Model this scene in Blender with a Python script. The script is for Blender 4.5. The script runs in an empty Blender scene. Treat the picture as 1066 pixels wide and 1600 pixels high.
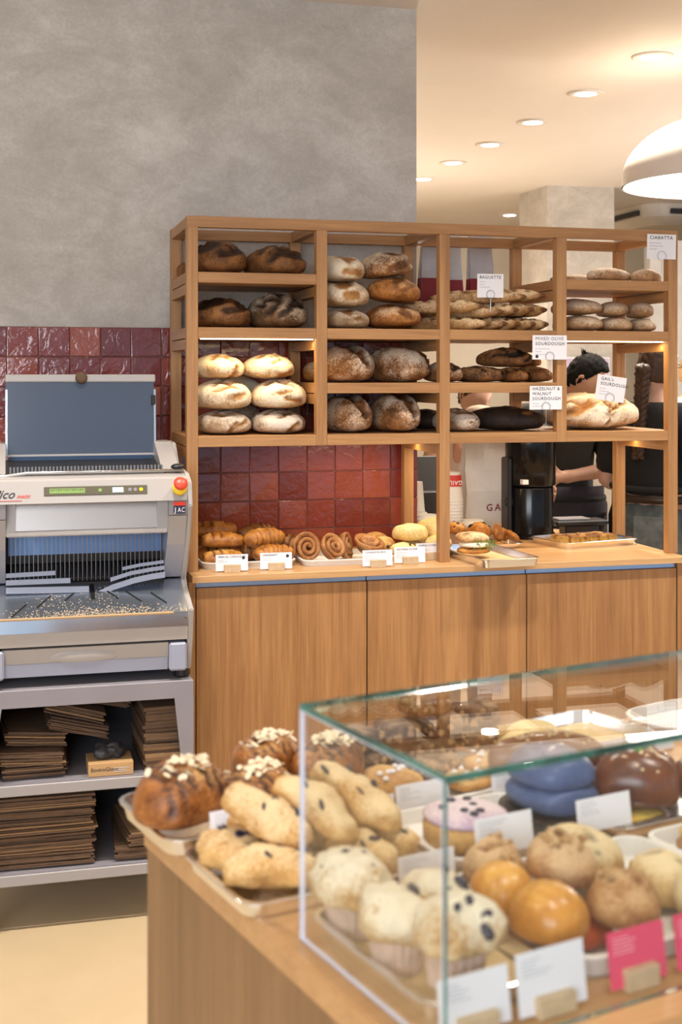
import bpy, bmesh, math, random
from math import sin, cos, pi, radians
from mathutils import Matrix, Vector, Euler, noise as mn

scene = bpy.context.scene
COL = scene.collection

# ------------------------------------------------------------------ camera, world, lights, exposure
cam_d = bpy.data.cameras.new('camera')
cam = bpy.data.objects.new('camera', cam_d); COL.objects.link(cam)
cam.location = (0, 0, 1.52); cam.rotation_euler = (pi / 2, 0, 0)
cam_d.sensor_fit = 'VERTICAL'; cam_d.sensor_height = 36; cam_d.sensor_width = 24
cam_d.lens = 2000 * 36 / 1600; cam_d.shift_y = -215 / 1600
cam_d.clip_start = 0.05
cam_d.dof.use_dof = True; cam_d.dof.focus_distance = 4.05; cam_d.dof.aperture_fstop = 5.0
scene.camera = cam

w = bpy.data.worlds.new('world'); scene.world = w; w.use_nodes = True
bg = w.node_tree.nodes['Background']
bg.inputs[0].default_value = (0.62, 0.78, 1.0, 1); bg.inputs[1].default_value = 0.6

scene.view_settings.view_transform = 'Standard'; scene.view_settings.look = 'None'
scene.view_settings.gamma = 1; scene.view_settings.use_curve_mapping = False
scene.view_settings.exposure = 0.56

def lamp(name, kind, loc, energy, color, size=.1, target=None, spot=None, blend=.6):
    d = bpy.data.lights.new(name, kind); o = bpy.data.objects.new(name, d); COL.objects.link(o)
    d.energy = energy; d.color = color; o.location = loc
    if kind == 'AREA': d.size = size
    else: d.shadow_soft_size = size
    if kind == 'SPOT': d.spot_size = radians(spot); d.spot_blend = blend
    if target is not None:
        o.rotation_euler = (Vector(target) - Vector(loc)).to_track_quat('-Z', 'Y').to_euler()
    return o
WARM = (1.0, 0.85, 0.68)
NEUT = (1.0, 0.92, 0.83)
CEIL = 2.83
# daylight through the shop front behind the camera
ld = lamp('shopfront_daylight', 'AREA', (-1.4, -2.9, 2.15), 115, (0.90, 0.93, 1.0), 3.4, (-.8, 4, 2.4))
ld.data.shape = 'RECTANGLE'; ld.data.size_y = 1.2
SHOP_LAMPS = [(-1.55, 2.75), (-.5, 3.0), (.55, 3.25), (1.6, 3.5), (-1.0, .6), (.35, .9), (1.3, 1.6)]   # shop downlights out of view above
for i, (x, y) in enumerate(SHOP_LAMPS):
    lamp('downlight_beam', 'SPOT', (x, y, CEIL - .03), 95 if y > 2 else 40, NEUT, .05, (x, y, 0), 100, .9)
for x, y in [(1.282, 5.265), (1.14, 5.955), (.995, 6.634), (.848, 7.283), (.692, 7.906), (.544, 8.562), (1.383, 10.5)]:
    lamp('downlight_beam', 'SPOT', (x, y, CEIL - .03), 55, WARM, .05, (x, y, 0), 130, .8)
lamp('kitchen_fill', 'POINT', (2.9, 6.6, 1.7), 62, NEUT, .2)  # unseen fill points added to brighten the back kitchen, no fixtures
lamp('kitchen_fill', 'POINT', (.2, 8.2, 1.5), 48, WARM, .25)

# ------------------------------------------------------------------ frames
TS = math.atan(2000 / 7600); TC = radians(29)
FR = {'S': Matrix.Translation((-.46116, 3.95, 0)) @ Matrix.Rotation(TS, 4, 'Z'),
      'C': Matrix.Translation((-.046, 1.43, 0)) @ Matrix.Rotation(TC, 4, 'Z'),
      'W': Matrix.Identity(4)}
YAW = {'S': TS, 'C': TC, 'W': 0}

def put(o, fr, loc, rot=0):
    if not isinstance(rot, (tuple, list)): rot = (0, 0, rot)
    m = FR[fr] @ Matrix.Translation(loc) @ Euler(rot).to_matrix().to_4x4()
    o.location = m.to_translation(); o.rotation_euler = m.to_euler()

def tag(o, label, cat, group=None):
    o['label'] = label; o['category'] = cat
    if group: o['group'] = group
    return o
def thing(name, label, cat, fr='W', loc=(0, 0, 0), rot=0, group=None):
    o = bpy.data.objects.new(name, None); COL.objects.link(o); o.empty_display_size = .02
    put(o, fr, loc, rot); return tag(o, label, cat, group)
def to_mesh(bm, name, smooth=False):
    me = bpy.data.meshes.new(name); bm.to_mesh(me); bm.free()
    if smooth:
        for p in me.polygons: p.use_smooth = True
    return me
def link(name, me, mats, parent=None, smooth=None):
    if isinstance(me, bmesh.types.BMesh): me = to_mesh(me, name, bool(smooth))
    if not isinstance(mats, (list, tuple)): mats = [mats]
    if len(me.materials) == 0:
        for m in mats: me.materials.append(m)
    o = bpy.data.objects.new(name, me); COL.objects.link(o)
    if parent is not None: o.parent = parent
    return o
def solo(name, label, cat, me, mats, fr, loc, rot=0, group=None, smooth=None):
    o = link(name, me, mats, None, smooth); put(o, fr, loc, rot); return tag(o, label, cat, group)
def struct(name, me, mats, fr='W', smooth=None):
    o = link(name, me, mats, None, smooth); put(o, fr, (0, 0, 0)); o['kind'] = 'structure'; return o
def copy_tree(o, parent=None):
    c = o.copy(); COL.objects.link(c)
    if parent is not None: c.parent = parent
    for ch in list(o.children): copy_tree(ch, c)
    return c

# ------------------------------------------------------------------ mesh helpers
def B(): return bmesh.new()
def box(bm, x0, y0, z0, x1, y1, z1, bev=0, mi=0):
    vs = [bm.verts.new((x, y, z)) for z in (z0, z1) for y in (y0, y1) for x in (x0, x1)]
    fs = [bm.faces.new([vs[i] for i in f]) for f in ((0, 2, 3, 1), (4, 5, 7, 6), (0, 1, 5, 4), (1, 3, 7, 5), (3, 2, 6, 7), (2, 0, 4, 6))]
    for f in fs: f.material_index = mi
    if bev:
        es = list({e for f in fs for e in f.edges})
        bmesh.ops.bevel(bm, geom=es, offset=bev, segments=1, affect='EDGES', clamp_overlap=True)
    return bm
def bbox(x0, y0, z0, x1, y1, z1, bev=0): return box(B(), x0, y0, z0, x1, y1, z1, bev)
def lathe(bm, prof, n=24, cx=0, cy=0, cz=0, cap0=True, cap1=True, fx=1, fy=1, wob=None):
    rings = []
    for r, z in prof:
        rings.append([bm.verts.new((cx + fx * r * (wob(i) if wob else 1) * cos(2 * pi * i / n), cy + fy * r * (wob(i) if wob else 1) * sin(2 * pi * i / n), cz + z)) for i in range(n)])
    for a, b in zip(rings, rings[1:]):
        for i in range(n): bm.faces.new((a[i], a[(i + 1) % n], b[(i + 1) % n], b[i]))
    if cap0: bm.faces.new(rings[0][::-1])
    if cap1: bm.faces.new(rings[-1])
    return bm
def tube(bm, pts, r, n=8, closed=False, caps=True, sq=1.0):
    P = [Vector(p) for p in pts]; N = len(P)
    R = r if isinstance(r, (list, tuple)) else [r] * N
    rings = []; up = Vector((0, 0, 1)); side = None
    for i in range(N):
        if closed: t = P[(i + 1) % N] - P[i - 1]
        else: t = P[min(i + 1, N - 1)] - P[max(i - 1, 0)]
        t.normalize()
        if side is None:
            side = t.cross(up)
            if side.length < 1e-3: side = t.cross(Vector((1, 0, 0)))
        side = (side - t * side.dot(t)).normalized(); nn = side.cross(t)
        rings.append([bm.verts.new(P[i] + side * (R[i] * cos(2 * pi * k / n)) + nn * (R[i] * sq * sin(2 * pi * k / n))) for k in range(n)])
    for i in range(N if closed else N - 1):
        a, b = rings[i], rings[(i + 1) % N]
        for k in range(n): bm.faces.new((a[k], b[k], b[(k + 1) % n], a[(k + 1) % n]))
    if caps and not closed: bm.faces.new(rings[0]); bm.faces.new(rings[-1][::-1])
    return bm
def extrude_x(bm, poly, x0, x1, mi=0):
    a = [bm.verts.new((x0, y, z)) for y, z in poly]; b = [bm.verts.new((x1, y, z)) for y, z in poly]
    n = len(poly)
    fs = [bm.faces.new((a[i], a[(i + 1) % n], b[(i + 1) % n], b[i])) for i in range(n)]
    fs += [bm.faces.new(a[::-1]), bm.faces.new(b)]
    for f in fs: f.material_index = mi
    return bm
def fixn(bm): bmesh.ops.recalc_face_normals(bm, faces=bm.faces[:]); return bm
def rrect(w, d, r, z, n=4):
    out = []
    for cx, cy, a0 in ((w / 2 - r, d / 2 - r, 0), (-w / 2 + r, d / 2 - r, 90), (-w / 2 + r, -d / 2 + r, 180), (w / 2 - r, -d / 2 + r, 270)):
        for k in range(n + 1):
            a = radians(a0 + 90 * k / n); out.append((cx + r * cos(a), cy + r * sin(a), z))
    return out
def loft(bm, loops, cap0=True, cap1=True):
    rs = [[bm.verts.new(p) for p in L] for L in loops]
    for a, b in zip(rs, rs[1:]):
        for i in range(len(a)): bm.faces.new((a[i], a[(i + 1) % len(a)], b[(i + 1) % len(a)], b[i]))
    if cap0: bm.faces.new(rs[0][::-1])
    if cap1: bm.faces.new(rs[-1])
    return bm
def tray_mesh(w, d, h=.02, r=.018, lip=.005, t=.0015):
    bm = B()
    loft(bm, [rrect(w - 2 * lip - .008, d - 2 * lip - .008, r, 0), rrect(w - 2 * lip, d - 2 * lip, r, h - .004), rrect(w - .001, d - .001, r + .003, h - .004), rrect(w, d, r + .004, h - .001),
              rrect(w - .003, d - .003, r + .003, h), rrect(w - 2 * lip - 2 * t, d - 2 * lip - 2 * t, r - t, h), rrect(w - 2 * lip - .008 - 2 * t, d - 2 * lip - .008 - 2 * t, r - t, t)])
    return bm
def nz(p, f, s=0.): return mn.noise(Vector((p[0] * f + s * 7.13, p[1] * f + s * 3.7, p[2] * f - s * 5.1)))

def segd(x, y, s):
    x0, y0, x1, y1 = s[:4]; dx, dy = x1 - x0, y1 - y0
    t = max(0, min(1, ((x - x0) * dx + (y - y0) * dy) / (dx * dx + dy * dy + 1e-9)))
    return math.hypot(x - x0 - t * dx, y - y0 - t * dy)
def blob(W, L, H, seed=0, slashes=(), amp=.05, freq=9., nu=32, nv=26, pw=.8, low=.42, fine=.0, ridges=0, bend=0, taper=0, sag=.55, depth=.06, fsl=()):
    """organic loaf / bun: long axis y, base at z=0; vertex colour 'crust' = (slash, flour bias, 0)"""
    bm = B(); rows = []; att = []
    up = H * (1 - low)
    for j in range(nv + 1):
        th = pi * j / nv; cy = -cos(th); r = max(sin(th), 0) ** pw
        row = []
        for i in range(nu if 0 < j < nv else 1):
            a = 2 * pi * i / nu; ca, sa = cos(a), sin(a)
            tf = 1 - taper * cy
            x = W / 2 * r * ca * tf; y = L / 2 * cy
            if sa >= 0: z = H * low + up * r * sa * (1 - .12 * abs(cy))
            else:
                z = H * low - H * low * min(1, (r * abs(sa)) ** sag if r * abs(sa) > 0 else 0)
                x *= 1 + .0 * sa
            p = Vector((x, y, z)); n = Vector((x / W, y / L, (z - H * low) / H)); n = n.normalized() if n.length > 1e-6 else Vector((0, cy, 0))
            am = amp * H
            d = am * nz(p, freq, seed) + am * .5 * nz(p, freq * 2.3, seed + 3) + fine * H * nz(p, freq * 6, seed + 9)
            if ridges: d += .03 * H * cos(ridges * pi * cy)
            if z < H * .08: d *= .2
            p += n * d
            m = 0
            if sa > -.1 and slashes:
                for s in slashes:
                    wd = s[4]; q = segd(x / (W / 2), cy, s) + .06 * nz(p, 30, seed)
                    if q < wd:
                        k = 1 - q / wd; k = k * k * (3 - 2 * k); m = max(m, min(1, k * 1.8)); p -= n * depth * H * k
                    elif q < wd * 1.6: p += n * depth * .6 * H * (1 - (q - wd) / (wd * .6))
            if fsl and cy < .25:
                z0 = p.z / H; x0_ = p.x / (W / 2)
                for s in fsl:
                    wd = s[4] * 1.2; q = segd(x0_, z0, s) + .05 * nz(p, 32, seed) + .03 * nz(p, 80, seed)
                    if q < wd:
                        k = 1 - q / wd; k = k * k * (3 - 2 * k); m = max(m, min(1, k * 3.2)); p -= n * depth * 1.6 * H * k
                    elif q < wd * 1.7: p += n * depth * .5 * H * (1 - (q - wd) / (wd * .7))
            if p.z < 0: p.z = 0
            if bend: p.x += bend * cy * cy * W
            v = bm.verts.new(p); row.append(v); att.append((m, max(0, min(1, z / H))))
        rows.append(row)
    for j in range(nv):
        A, C_ = rows[j], rows[j + 1]
        for i in range(nu):
            if len(A) == 1: bm.faces.new((A[0], C_[(i + 1) % nu], C_[i]))
            elif len(C_) == 1: bm.faces.new((A[i], A[(i + 1) % nu], C_[0]))
            else: bm.faces.new((A[i], A[(i + 1) % nu], C_[(i + 1) % nu], C_[i]))
    fixn(bm)
    me = to_mesh(bm, 'loaf', True)
    ca = me.color_attributes.new('crust', 'FLOAT_COLOR', 'POINT')
    for k, (m, g) in enumerate(att): ca.data[k].color = (m, g, 0, 1)
    return me

def slab(W, L, H, seed=0, amp=.06, cuts=6, rnd=.006):
    bm = B(); box(bm, -W / 2, -L / 2, 0, W / 2, L / 2, H, rnd)
    bmesh.ops.subdivide_edges(bm, edges=[e for e in bm.edges if e.calc_length() > .012], cuts=cuts, use_grid_fill=True)
    for v in bm.verts:
        p = v.co.copy(); k = amp * H * (1 if p.z > H * .1 else .3)
        v.co += Vector((nz(p, 60, seed), nz(p, 60, seed + 4), nz(p, 60, seed + 8))) * k + Vector((nz(p, 18, seed), nz(p, 18, seed + 4), nz(p, 18, seed + 8))) * k
        if v.co.z < 0: v.co.z = 0
    fixn(bm); me = to_mesh(bm, 'slab', True)
    ca = me.color_attributes.new('crust', 'FLOAT_COLOR', 'POINT')
    for k, v in enumerate(me.vertices): ca.data[k].color = (0, max(0, min(1, v.co.z / H)), 0, 1)
    return me

# ------------------------------------------------------------------ materials
def newmat(name):
    m = bpy.data.materials.new(name); m.use_nodes = True
    nt = m.node_tree; return m, nt, nt.nodes['Principled BSDF']
def lk(nt, a, b): nt.links.new(a, b)
def coords(nt, scale=(1, 1, 1), rnd=True):
    tc = nt.nodes.new('ShaderNodeTexCoord'); mp = nt.nodes.new('ShaderNodeMapping'); mp.inputs['Scale'].default_value = scale
    lk(nt, tc.outputs['Object'], mp.inputs['Vector']); return mp.outputs['Vector']
def noise_n(nt, vec, scale, detail=4, rough=.6, rnd=True, dist=0):
    n = nt.nodes.new('ShaderNodeTexNoise'); n.noise_dimensions = '4D'
    n.inputs['Scale'].default_value = scale; n.inputs['Detail'].default_value = detail; n.inputs['Roughness'].default_value = rough; n.inputs['Distortion'].default_value = dist
    lk(nt, vec, n.inputs['Vector'])
    if rnd:
        oi = nt.nodes.new('ShaderNodeObjectInfo'); mu = nt.nodes.new('ShaderNodeMath'); mu.operation = 'MULTIPLY'; mu.inputs[1].default_value = 40
        lk(nt, oi.outputs['Random'], mu.inputs[0]); lk(nt, mu.outputs[0], n.inputs['W'])
    return n.outputs['Fac']
def ramp(nt, fac, stops):
    r = nt.nodes.new('ShaderNodeValToRGB'); e = r.color_ramp.elements
    while len(e) < len(stops): e.new(.5)
    for k, (p, c) in enumerate(stops):
        e[k].position = p; e[k].color = (*c, 1) if len(c) == 3 else c
    lk(nt, fac, r.inputs[0]); return r.outputs[0]
def mixc(nt, fac, a, b, mode='MIX'):
    m = nt.nodes.new('ShaderNodeMix'); m.data_type = 'RGBA'; m.blend_type = mode
    for s, v in ((m.inputs[0], fac), (m.inputs[6], a), (m.inputs[7], b)):
        if hasattr(v, 'is_output') or isinstance(v, bpy.types.NodeSocket): lk(nt, v, s)
        elif isinstance(v, (int, float)): s.default_value = v
        else: s.default_value = (*v, 1)
    return m.outputs[2]
def math_n(nt, op, a, b=0, c=None):
    m = nt.nodes.new('ShaderNodeMath'); m.operation = op
    for s, v in zip(m.inputs, (a, b) if c is None else (a, b, c)):
        if isinstance(v, bpy.types.NodeSocket): lk(nt, v, s)
        else: s.default_value = v
    return m.outputs[0]
def bump(nt, bs, h, strength=.3, dist=.002):
    b = nt.nodes.new('ShaderNodeBump'); b.inputs['Strength'].default_value = strength; b.inputs['Distance'].default_value = dist
    lk(nt, h, b.inputs['Height']); lk(nt, b.outputs[0], bs.inputs['Normal'])
def plain(name, c, rough=.5, metal=0, var=.0, vs=20, bmp=0, bs_=60, c2=None, spec=None, emit=None, es=1, trans=0, coat=0):
    m, nt, b = newmat(name)
    b.inputs['Base Color'].default_value = (*c, 1); b.inputs['Roughness'].default_value = rough; b.inputs['Metallic'].default_value = metal
    if spec is not None: b.inputs['Specular IOR Level'].default_value = spec
    if coat: b.inputs['Coat Weight'].default_value = coat; b.inputs['Coat Roughness'].default_value = .1
    v = coords(nt)
    if var or c2:
        f = noise_n(nt, v, vs)
        d = c2 if c2 else tuple(x * (1 - var) for x in c)
        lk(nt, ramp(nt, f, [(.35, d), (.65, c)]), b.inputs['Base Color'])
    if bmp: bump(nt, b, noise_n(nt, v, bs_), bmp)
    if emit: b.inputs['Emission Color'].default_value = (*emit, 1); b.inputs['Emission Strength'].default_value = es
    return m
def oak(name, axis, c0=(.27, .125, .044), c1=(.50, .265, .105), sc=1.0, rough=.45):
    m, nt, b = newmat(name); b.inputs['Roughness'].default_value = rough
    s = [14 * sc] * 3; s[axis] = .9 * sc
    v = coords(nt, s)
    f1 = noise_n(nt, v, 1.6, 6, .62, dist=.6)
    s2 = [120 * sc] * 3; s2[axis] = 4 * sc
    f2 = noise_n(nt, coords(nt, s2), 1.3, 3, .6)
    f = math_n(nt, 'MULTIPLY_ADD', f2, .38, math_n(nt, 'MULTIPLY', f1, .66))
    lk(nt, ramp(nt, f, [(.32, c0), (.5, tuple((p + q) / 2 for p, q in zip(c0, c1))), (.66, c1)]), b.inputs['Base Color'])
    bump(nt, b, f2, .12, .001)
    return m
OAK_X = oak('oak_grain_along', 0); OAK_Y = oak('oak_grain_deep', 1); OAK_Z = oak('oak_grain_upright', 2)
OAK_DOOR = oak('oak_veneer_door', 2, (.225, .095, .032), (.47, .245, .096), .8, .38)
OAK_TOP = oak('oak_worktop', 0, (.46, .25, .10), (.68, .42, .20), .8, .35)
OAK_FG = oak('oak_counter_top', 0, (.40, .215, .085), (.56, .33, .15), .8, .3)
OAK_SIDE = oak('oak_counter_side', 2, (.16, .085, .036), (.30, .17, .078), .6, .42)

def bread(name, dark, light, flour, amt, slash, slash2=None, scale=22, rough=.62, bmp=.5, topw=.25, spec=.3):
    m, nt, b = newmat(name); b.inputs['Roughness'].default_value = rough; b.inputs['Specular IOR Level'].default_value = spec
    v = coords(nt)
    a = nt.nodes.new('ShaderNodeAttribute'); a.attribute_name = 'crust'
    sp = nt.nodes.new('ShaderNodeSeparateColor'); lk(nt, a.outputs['Color'], sp.inputs[0])
    n1 = noise_n(nt, v, scale, 5, .6); n2 = noise_n(nt, v, scale * 7, 4, .7); n3 = noise_n(nt, v, scale * .5, 2, .5)
    base = ramp(nt, math_n(nt, 'MULTIPLY_ADD', n2, .35, math_n(nt, 'MULTIPLY', n1, .65)), [(.36, dark), (.6, light)])
    fm = math_n(nt, 'ADD', math_n(nt, 'MULTIPLY_ADD', n2, .45, math_n(nt, 'MULTIPLY', n3, .55)), math_n(nt, 'MULTIPLY', math_n(nt, 'SUBTRACT', sp.outputs[1], .45), topw))
    fm = ramp(nt, math_n(nt, 'ADD', fm, amt - .5), [(.44, (0, 0, 0)), (.58, (1, 1, 1))])
    col = mixc(nt, fm, base, flour)
    sl = ramp(nt, n1, [(.35, slash), (.65, slash2 or slash)])
    col = mixc(nt, sp.outputs[0], col, sl)
    lk(nt, col, b.inputs['Base Color']); bump(nt, b, math_n(nt, 'ADD', n2, n1), bmp, .003)
    return m
BR_DARK = bread('crust_dark_brown', (.055, .020, .007), (.33, .14, .042), (.50, .30, .13), .33, (.022, .011, .006), (.07, .03, .012))
BR_GREY = bread('crust_grey_dusted', (.075, .035, .016), (.30, .16, .07), (.50, .40, .28), .47, (.02, .012, .008), (.06, .03, .015))
BR_WHITE = bread('crust_white_floured', (.36, .19, .07), (.62, .42, .22), (.84, .74, .56), .555, (.27, .11, .03), (.48, .24, .08))
BR_ASH = bread('crust_grey_floured', (.24, .14, .07), (.54, .39, .24), (.72, .63, .52), .52, (.20, .09, .03), (.36, .18, .06))
BR_CARAMEL = bread('crust_caramel', (.16, .05, .012), (.54, .23, .06), (.76, .60, .40), .40, (.10, .035, .010), (.30, .12, .035))
BR_SPLIT = bread('crust_split_floured', (.10, .04, .014), (.44, .20, .065), (.72, .62, .48), .49, (.045, .018, .007), (.26, .10, .028), topw=.15)
BR_OLIVE = bread('crust_olive_dark', (.028, .013, .007), (.36, .15, .045), (.52, .30, .13), .36, (.015, .009, .006))
BR_HAZEL = bread('crust_hazelnut_black', (.010, .007, .006), (.055, .030, .017), (.34, .24, .15), .31, (.35, .14, .035))
BR_BAG = bread('crust_baguette', (.22, .095, .03), (.60, .35, .14), (.76, .57, .34), .46, (.10, .038, .012), (.20, .08, .025))
BR_CIA = bread('crust_ciabatta', (.26, .12, .045), (.58, .35, .17), (.76, .61, .44), .47, (.4, .2, .08))
PASTRY = bread('pastry_golden', (.24, .07, .010), (.62, .25, .040), (.76, .42, .12), .36, (.12, .035, .008), scale=42, rough=.35, spec=.5)
PASTRY_D = bread('pastry_dark', (.13, .042, .012), (.42, .17, .04), (.55, .27, .08), .36, (.05, .02, .01), scale=30, rough=.35, spec=.5)
CINN = bread('cinnamon_dough', (.21, .075, .022), (.50, .22, .075), (.62, .36, .16), .40, (.08, .03, .012), scale=35, rough=.4)
SCONE_Y = bread('scone_yellow', (.60, .33, .07), (.80, .55, .17), (.85, .68, .34), .50, (.3, .12, .03), scale=20)
COOKIE = bread('cookie_brown', (.36, .15, .035), (.62, .32, .09), (.70, .44, .17), .42, (.1, .04, .02), scale=40, bmp=.8)
SCONE_P = bread('blueberry_scone_dough', (.42, .20, .055), (.72, .44, .16), (.80, .60, .33), .45, (.03, .02, .04), (.06, .03, .07), scale=32, bmp=.9)
ALMOND = bread('almond_croissant_glaze', (.12, .032, .008), (.46, .17, .036), (.66, .38, .13), .37, (.06, .02, .008), scale=26, rough=.28, spec=.5)
MUFFIN = bread('muffin_crumb', (.42, .22, .075), (.66, .43, .18), (.84, .74, .56), .50, (.12, .08, .12), scale=34, bmp=.9)
BRIOCHE = bread('brioche_orange', (.42, .15, .018), (.68, .30, .045), (.74, .40, .09), .38, (.10, .045, .02), scale=9, rough=.3, bmp=.1, spec=.5)
NUTBUN = bread('nut_bun_dough', (.30, .12, .04), (.56, .30, .11), (.68, .45, .24), .46, (.22, .08, .025), scale=34, bmp=.8)
PALE = bread('pale_scone_dough', (.46, .26, .085), (.66, .44, .18), (.76, .60, .35), .47, (.24, .2, .14), scale=24)
BROWNBUN = bread('dark_glazed_bun', (.085, .022, .008), (.20, .060, .022), (.25, .09, .035), .3, (.1, .03, .01), scale=14, rough=.28, bmp=.1, spec=.6)
BROWNIE = bread('brownie_crumb', (.045, .018, .008), (.17, .070, .028), (.50, .34, .20), .385, (.05, .02, .01), scale=50, rough=.6, bmp=.9)
BROWNIE_T = bread('brownie_orange_top', (.22, .075, .018), (.42, .17, .04), (.5, .25, .08), .36, (.05, .02, .01), scale=45, bmp=.9)
SQUARE = bread('savoury_square', (.56, .28, .05), (.76, .47, .13), (.20, .065, .015), .43, (.1, .03, .01), scale=60, bmp=.7)
BLUE_REFLECT = bread('blue_reflection_tint', (.055, .080, .175), (.095, .14, .28), (.16, .21, .36), .36, (.3, .3, .5), scale=16, rough=.35, bmp=.2)  # blue of the front-glass reflection, put into the cake's colour
LILAC = bread('lilac_glaze', (.42, .30, .42), (.60, .46, .52), (.70, .58, .60), .48, (.13, .10, .30), scale=18)
EGG = bread('egg_topping', (.66, .30, .02), (.86, .54, .05), (.88, .62, .14), .45, (.3, .04, .01), scale=26, rough=.3, bmp=.9)

def concrete():
    m, nt, b = newmat('trowelled_plaster'); b.inputs['Roughness'].default_value = .62
    v = coords(nt)
    f1 = noise_n(nt, v, 1.3, 8, .68, False, .5)
    f2 = noise_n(nt, coords(nt, (1, 1, 1.5)), 5.0, 8, .76, False, .6)
    f3 = noise_n(nt, v, 90, 3, .7, False)
    f = math_n(nt, 'ADD', math_n(nt, 'ADD', math_n(nt, 'MULTIPLY', f1, .45), math_n(nt, 'MULTIPLY', f2, .42)), math_n(nt, 'MULTIPLY', f3, .16))
    lk(nt, ramp(nt, f, [(.38, (.375, .342, .302)), (.50, (.475, .44, .395)), (.62, (.63, .595, .545))]), b.inputs['Base Color'])
    bump(nt, b, f2, .08, .004); return m
CONC = concrete()
TILE_M, nt, b = newmat('glazed_red_tile')
oi = nt.nodes.new('ShaderNodeObjectInfo'); v = coords(nt)
f = noise_n(nt, v, 22, 4, .6)
base = ramp(nt, oi.outputs['Random'], [(0., (.19, .030, .024)), (.45, (.27, .050, .032)), (1., (.44, .105, .048))])
lk(nt, mixc(nt, math_n(nt, 'MULTIPLY', f, .5), base, (.14, .024, .022)), b.inputs['Base Color'])
b.inputs['Roughness'].default_value = .16; b.inputs['Coat Weight'].default_value = .5; b.inputs['Coat Roughness'].default_value = .06
bump(nt, b, noise_n(nt, v, 26, 2, .5, dist=1.2), .55, .006)
GROUT = plain('dark_grout', (.24, .16, .14), .9)
WHITE_CEIL = plain('ceiling_paint', (.78, .72, .67), .6, var=.04, vs=2)
CREAM = plain('cream_plaster', (.74, .69, .61), .8, var=.1, vs=3)
PALEW = plain('pale_concrete', (.62, .60, .58), .8, var=.18, vs=5)
FLOOR_M = plain('cream_resin_floor', (.56, .43, .26), .4, var=.06, vs=6)
STEEL = plain('brushed_steel', (.62, .61, .60), .26, 1.0, bmp=.04, bs_=200)
STEEL_R = plain('satin_steel', (.58, .57, .56), .38, .75, var=.06, vs=14)
STEEL_S = plain('polished_steel', (.70, .70, .71), .14, 1.0, var=.1, vs=12)
ALU = plain('tray_aluminium', (.90, .90, .91), .22, 1.0, bmp=.05, bs_=120)
GREY = plain('grey_enamel', (.40, .375, .36), .36, var=.03, vs=8, spec=.5)
GREY_D = plain('grey_trolley_enamel', (.255, .24, .265), .42, var=.06, vs=10)
STRIPW = plain('white_blue_plastic', (.74, .79, .92), .4)
BLADE_M = plain('blade_steel', (.30, .29, .29), .35, 1.0)
GREY_BL = plain('pale_grey_plastic', (.31, .335, .43), .4)
LID_M = plain('tinted_lid', (.062, .078, .115), .18, 0, spec=.6)
BLACK = plain('black_plastic', (.012, .012, .013), .35)
BLACK_G = plain('black_gloss', (.005, .005, .006), .16, spec=.3)
DARKM = plain('dark_interior', (.03, .03, .034), .5)
COLM = plain('column_steel', (.36, .36, .40), .36, .4)
CRUMBM = plain('crumb_plate_sky_tint', (.47, .53, .62), .24, .9)  # blue tint stands for daylight reflected in the steel
BLUEM = plain('blue_backplate', (.24, .42, .78), .3, .5)
NAVY = plain('navy_strip', (.02, .05, .11), .4)
RED_B = plain('red_button', (.75, .06, .03), .35)
YEL = plain('yellow_collar', (.85, .62, .02), .4)
LCD = plain('green_display', (.16, .24, .08), .3, emit=(.3, .5, .12), es=.25)
LCDB = plain('blue_display', (.5, .65, .9), .3, emit=(.5, .7, 1), es=.5)
OLIVE = plain('olive_panel', (.10, .09, .055), .4)
CARD = plain('white_card', (.84, .83, .86), .6)
INK = plain('black_ink', (.03, .03, .04), .7)
INKG = plain('grey_ink', (.52, .52, .55), .7)
PINK = plain('pink_card', (.80, .06, .15), .55)
PINKL = plain('pale_pink_ink', (.95, .5, .55), .6)
BLOCK = plain('pale_wood_block', (.62, .46, .28), .6, var=.2, vs=60)
WIRE = plain('wire', (.45, .45, .45), .3, 1)
KRAFT_SHADE = plain('kraft_paper_shaded', (.135, .075, .04), .8, var=.25, vs=40)  # darkened past real kraft to stand for shade inside the trolley
KRAFT_L = plain('kraft_paper_light', (.28, .16, .075), .75, var=.1, vs=40)
PAPER = plain('baking_paper', (.76, .56, .29), .6, var=.12, vs=25)
PAPERW = plain('white_paper', (.82, .79, .74), .6, var=.05, vs=20, bmp=.2, bs_=30)
BAGW = plain('bag_grey_paper', (.50, .50, .52), .6, var=.12, vs=14, bmp=.5, bs_=18)
BAGR = plain('bag_dark_red', (.22, .012, .022), .55)
CUPW = plain('white_cup', (.80, .79, .77), .5)
REDP = plain('red_print', (.60, .045, .03), .5)
INKRED = plain('dark_red_ink', (.25, .03, .03), .6)
CASEP = plain('muffin_case_paper', (.68, .48, .38), .7, var=.3, vs=60)
GREEN = plain('herb_green', (.10, .28, .03), .5, var=.4, vs=60)
CREAMF = plain('cream_filling', (.84, .76, .58), .5)
JAM = plain('red_jam', (.42, .07, .02), .2)
BERRY = plain('blueberry', (.022, .018, .04), .35)
CHOC = plain('dark_chocolate', (.03, .015, .01), .4)
NUT = plain('chopped_nut', (.55, .32, .13), .6, var=.4, vs=80)
ALM = plain('almond_flake', (.85, .72, .50), .6)
SEED = plain('pale_seed', (.66, .50, .30), .6)
SUGAR = plain('sugar_nib', (.85, .83, .86), .5)
SKIN = plain('skin', (.60, .33, .21), .5, var=.06, vs=12)
SKIN_P = plain('fair_skin', (.70, .42, .30), .5, var=.05, vs=12)
HAIR = plain('black_hair', (.007, .006, .005), .75, bmp=.4, bs_=120, spec=.2)
HAIR_B = plain('brown_hair', (.060, .030, .016), .42, bmp=.6, bs_=90)
HAIR_BL = plain('blond_hair', (.45, .27, .10), .5, bmp=.4, bs_=90)
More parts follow.
